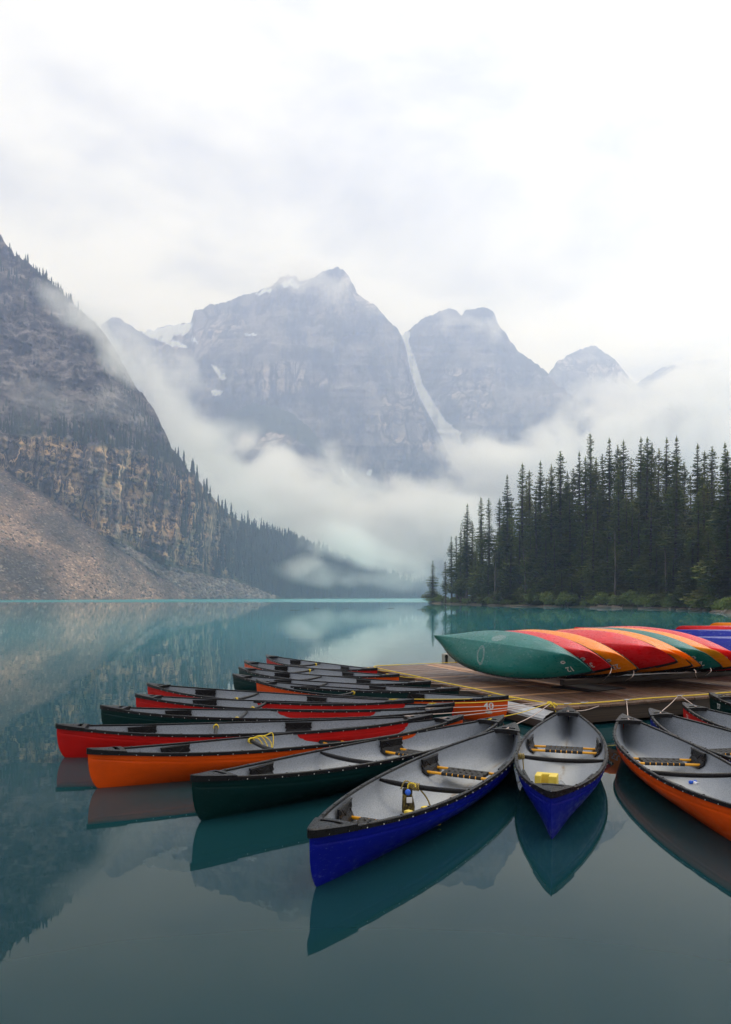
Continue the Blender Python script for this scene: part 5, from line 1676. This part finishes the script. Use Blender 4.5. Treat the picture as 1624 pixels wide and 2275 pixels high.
moor(3, K0 + Vector((-.04, .05, 0)), rP, 'pale mooring line from the leftmost red canoe across number 40', sag=0.02)
moor(4, K0 + Vector((-.05, .06, .01)), rP, 'pale mooring line from the dark green canoe between two red ones', sag=0.015)
moor(5, dock(0.02, 0.9, zr), rY, 'yellow mooring line from the fifth canoe back', sag=0.02)
moor(6, dock(0.02, 1.1, zr), rY, 'yellow mooring line from the red canoe before number 40', sag=0.01)
moor(7, dock(0.04, 1.25, zr), rY, 'short yellow mooring line from number 40 to the dock')
moor(8, dock(0.03, 2.2, zr), rP, 'short pale mooring line from number 11 to the dock')
moor(9, dock(0.03, 3.4, zr), rP, 'short pale mooring line from the green canoe behind number 11')
moor(10, dock(0.03, 4.6, zr), rY, 'short yellow mooring line from the farthest orange canoe')
moor(11, dock(0.03, 6.0, zr), rY, 'short yellow mooring line from the red canoe at the back')
moor(12, dock(0.9, 0.02, DZ - 0.02), rP, 'pale mooring line from the blue canoe pointing at the viewer')
moor(13, dock(1.47, 0.05, zr), rP, 'upright pale mooring line from the puddled orange canoe to the dock edge', sag=0.0)
moor(14, dock(2.58, 0.05, zr), rP, 'slanting pale mooring line from the right blue canoe to the dock edge', sag=0.01)
moor(15, dock(2.66, 0.05, zr), rP, 'upright pale mooring line from the right red canoe to the dock edge', sag=0.0)
moor(16, dock(4.0, 0.05, zr), rO, 'olive mooring line from number 37 to the dock', sag=0.01)
# ropes wound on the thwarts
def thwart_coil(i, y, turns, mat, label, ln=0.07, r=0.006, tails=()):
    mb = MB(); c = cw(i, THW_X, y, zg(THW_X) - 0.018 - 0.022 * (1 - (y / yt) ** 2))
    ax = CAN[i][0].matrix_basis.to_3x3() @ Vector((0, 1, 0))
    coil(mb, c, ax, 0.030, turns, r, ln, 0.004)
    for tl in tails: mb.tube(catmull([c + (CAN[i][0].matrix_basis.to_3x3() @ Vector(q)) for q in tl], 6), r * .95, 5)
    setp(mk('rope_coil', mb.mesh('rope_coil', smooth=True), mat), label, 'rope')
thwart_coil(0, 0.09, 6, rO, 'olive yellow rope wound round the thwart of the near blue canoe', 0.10, 0.008, [[(0, .03, .03), (-.05, .07, .05), (-.07, .10, -.02)], [(0, -.05, -.01), (.02, -.12, -.10), (.03, -.16, -.20)]])
thwart_coil(2, 0.36, 3, rY, 'loose yellow rope loops hanging from the thwart of the orange canoe', 0.05, 0.007,
            [[(0, -.02, .03), (.06, -.10, .03), (.12, -.14, -.10), (.10, -.18, -.20), (.04, -.22, -.19)], [(0, -.03, .03), (.09, -.08, .06), (.17, -.10, -.06), (.16, -.15, -.19)], [(0, 0, .03), (.14, -.02, .05), (.24, -.05, -.04), (.20, -.10, -.18), (.12, -.16, -.2)],
             [(0, 0, .03), (.20, .04, .04), (.30, .05, .06), (.28, -.02, -.06), (.22, -.06, -.17)]])
for i, y, lab in ((3, 0.33, 'yellow rope turns on the thwart of the leftmost red canoe'), (4, -0.30, 'yellow rope turns on the thwart of the green canoe between two red ones'), (5, -0.22, 'yellow rope turns on the thwart of the fifth canoe back'), (6, -0.22, 'yellow rope turns on the thwart of the red canoe before the orange one'),
                  (7, 0.2, 'yellow rope turns on the thwart of number 40'), (8, -0.1, 'yellow rope turns on the thwart of the green canoe touching the dock'), (10, 0.30, 'yellow rope turns on the thwart of the farthest orange canoe'), (11, 0.30, 'yellow rope turns on the thwart of the red canoe at the back')):
    thwart_coil(i, y, 3, rY, lab, 0.04, 0.006, [[(0, 0, -.03), (-.02, .02, -.08), (0, .03, -.14)]] if i in (5, 10) else ())
thwart_coil(12, 0.41, 4, rO, 'olive rope wound on the thwart end of the blue canoe facing the viewer', 0.07, 0.0075, [[(-.01, -.02, -.02), (-.03, -.03, -.12), (-.06, -.03, -.20)]])
thwart_coil(14, 0.38, 3, rY, 'yellow rope turns on the thwart of the right blue canoe', 0.05, 0.006)

mfoam = Mat('yellow_plastic', 0.5, (0.78, 0.58, 0.05), 0.35)
mfoam.base(mfoam.mix(mfoam.noise(mfoam.coord('Object'), 7, 5), (0.66, 0.47, 0.05), (0.86, 0.68, 0.11)))
def extrude(outline, h):
    n = len(outline); mb = MB()
    mb.add([(a, b, 0) for a, b in outline] + [(a, b, h) for a, b in outline], [tuple(range(n - 1, -1, -1)), tuple(range(n, 2 * n))] + [(k, (k + 1) % n, n + (k + 1) % n, n + k) for k in range(n)])
    return mb.mesh('block', smooth=False, bevel=0.012, seg=2)
def put(o, i, x, y, z, rz):
    p = cw(i, x, y, z); o.location = p; o.rotation_euler = (0, 0, R(rz))
H_ = [(-.13, -.10), (-.07, -.10), (-.07, -.03), (.07, -.03), (.07, -.10), (.13, -.10), (.13, .10), (.07, .10), (.07, .03), (-.07, .03), (-.07, .10), (-.13, .10)]
b1 = mk('float_block', extrude(H_, 0.13), mfoam.m); put(b1, 0, THW_X - 0.30, -0.12, 0.018, 40); setp(b1, 'yellow block shaped like an H in the near blue canoe', 'float')
U_ = [(-.12, -.10), (.12, -.10), (.12, .10), (.05, .10), (.05, -.01), (-.03, -.01), (-.03, .10), (-.12, .10)]
b2 = mk('bailer_block', extrude(U_, 0.20), mfoam.m); put(b2, 12, THW_X - 0.42, 0.12, 0.018, 160); b2.scale = (.9, .9, .9); setp(b2, 'yellow notched bailer block in the blue canoe facing the viewer', 'bailer')
# throw bag hanging from the thwart of the near blue canoe
mbag = Mat('mesh_bag', 0.8, (0.06, 0.05, 0.02), 0.2)
mbag.base(mbag.ramp(mbag.noise(mbag.coord('Object', (14, 14, 5)), 3, 5, 0.7, 1.5), [(0.38, (0.010, 0.010, 0.012)), (0.52, (0.07, 0.05, 0.015)), (0.66, (0.26, 0.20, 0.05))]))
mbag.bump(mbag.noise(mbag.coord('Object', (14, 14, 5)), 3, 4), 0.8, 0.01)
mcap = Mat('blue_plastic', 0.35, (0.012, 0.11, 0.65), 0.5); mwb = Mat('white_plastic', 0.4, (0.72, 0.72, 0.74), 0.5)
bag = empty('throw_bag'); put(bag, 0, THW_X - 0.07, 0.12, 0.02, 0); setp(bag, 'dark mesh throw bag with blue cap hanging in the near blue canoe', 'bag')
mb = MB(); mb.tube([(0, 0, 0), (.004, .002, .02), (.006, 0, .07), (.002, 0, .13), (-.004, 0, .175), (-.003, 0, .195)], [.035, .056, .060, .052, .044, .040], 14); mk('body', mb.mesh('body', smooth=True), mbag.m, bag)
mb = MB(); mb.tube([(-.003, 0, .185), (-.002, 0, .225), (0, 0, .232)], [.046, .046, .03], 14); mk('collar', mb.mesh('collar'), mblk.m, bag)
mb = MB(); mb.tube([(.0, -.03, .205), (.0, -.052, .210), (0, -.058, .211)], [.028, .026, .015], 10); mk('cap', mb.mesh('cap', smooth=True), mcap.m, bag)
mb = MB(); mb.box((.012, -.052, .14), (.05, .012, .05)); mk('tag', mb.mesh('tag', bevel=.003), mwb.m, bag)
mb = MB(); mb.tube(catmull([(0, 0, .22), (.01, .02, .27), (.06, -.01, .275), (.07, -.03, .25)], 5), .006, 5); mk('cord', mb.mesh('cord'), rY, bag)
# small bottle light in the puddled canoe
p = pix(1541, 1741, 0.035)
bt = empty('bottle_float', (p.x, p.y, 0.02)); bt.rotation_euler.z = R(20); setp(bt, 'small blue and white bottle float on the floor of the puddled orange canoe', 'bottle')
mb = MB(); mb.tube([(0, -.06, .022), (0, -.056, .022), (0, .02, .022)], [.018, .021, .021], 12); mk('body', mb.mesh('body', smooth=False), mwb.m, bt)
for s_ in (-1, 1):
    mb = MB(); mb.tube([(s_ * .008, .0, .028), (s_ * .034, .012, .030), (s_ * .046, .014, .030)], [.018, .021, .013], 10); mk('knob', mb.mesh('knob', smooth=True), mcap.m, bt)
# cords hanging from the overturned canoes
for k, (a_, b_, c_, lab) in enumerate([((1358, 1479), (1352, 1500), (1338, 1514), 'thin cord hanging from the tip of the red number 39'), ((1408, 1490), (1402, 1506), (1388, 1513), 'thin cord hanging below the orange number 23'), ((1542, 1487), (1545, 1498), (1549, 1508), 'thin cord hanging left of the green number 26'), ((1578, 1484), (1577, 1494), (1566, 1502), 'thin cord looping under the green number 26')]):
    q0 = pixd(*a_, 13.1 + .25 * k); q1 = pixd(*b_, 13.0 + .25 * k); q2 = pix(*c_, DZ + .012)
    rope('cord', [q0, (q0 + q1) / 2 + Vector((.02, 0, 0)), q1, q2], 0.0055, rP, lab, 'cord')
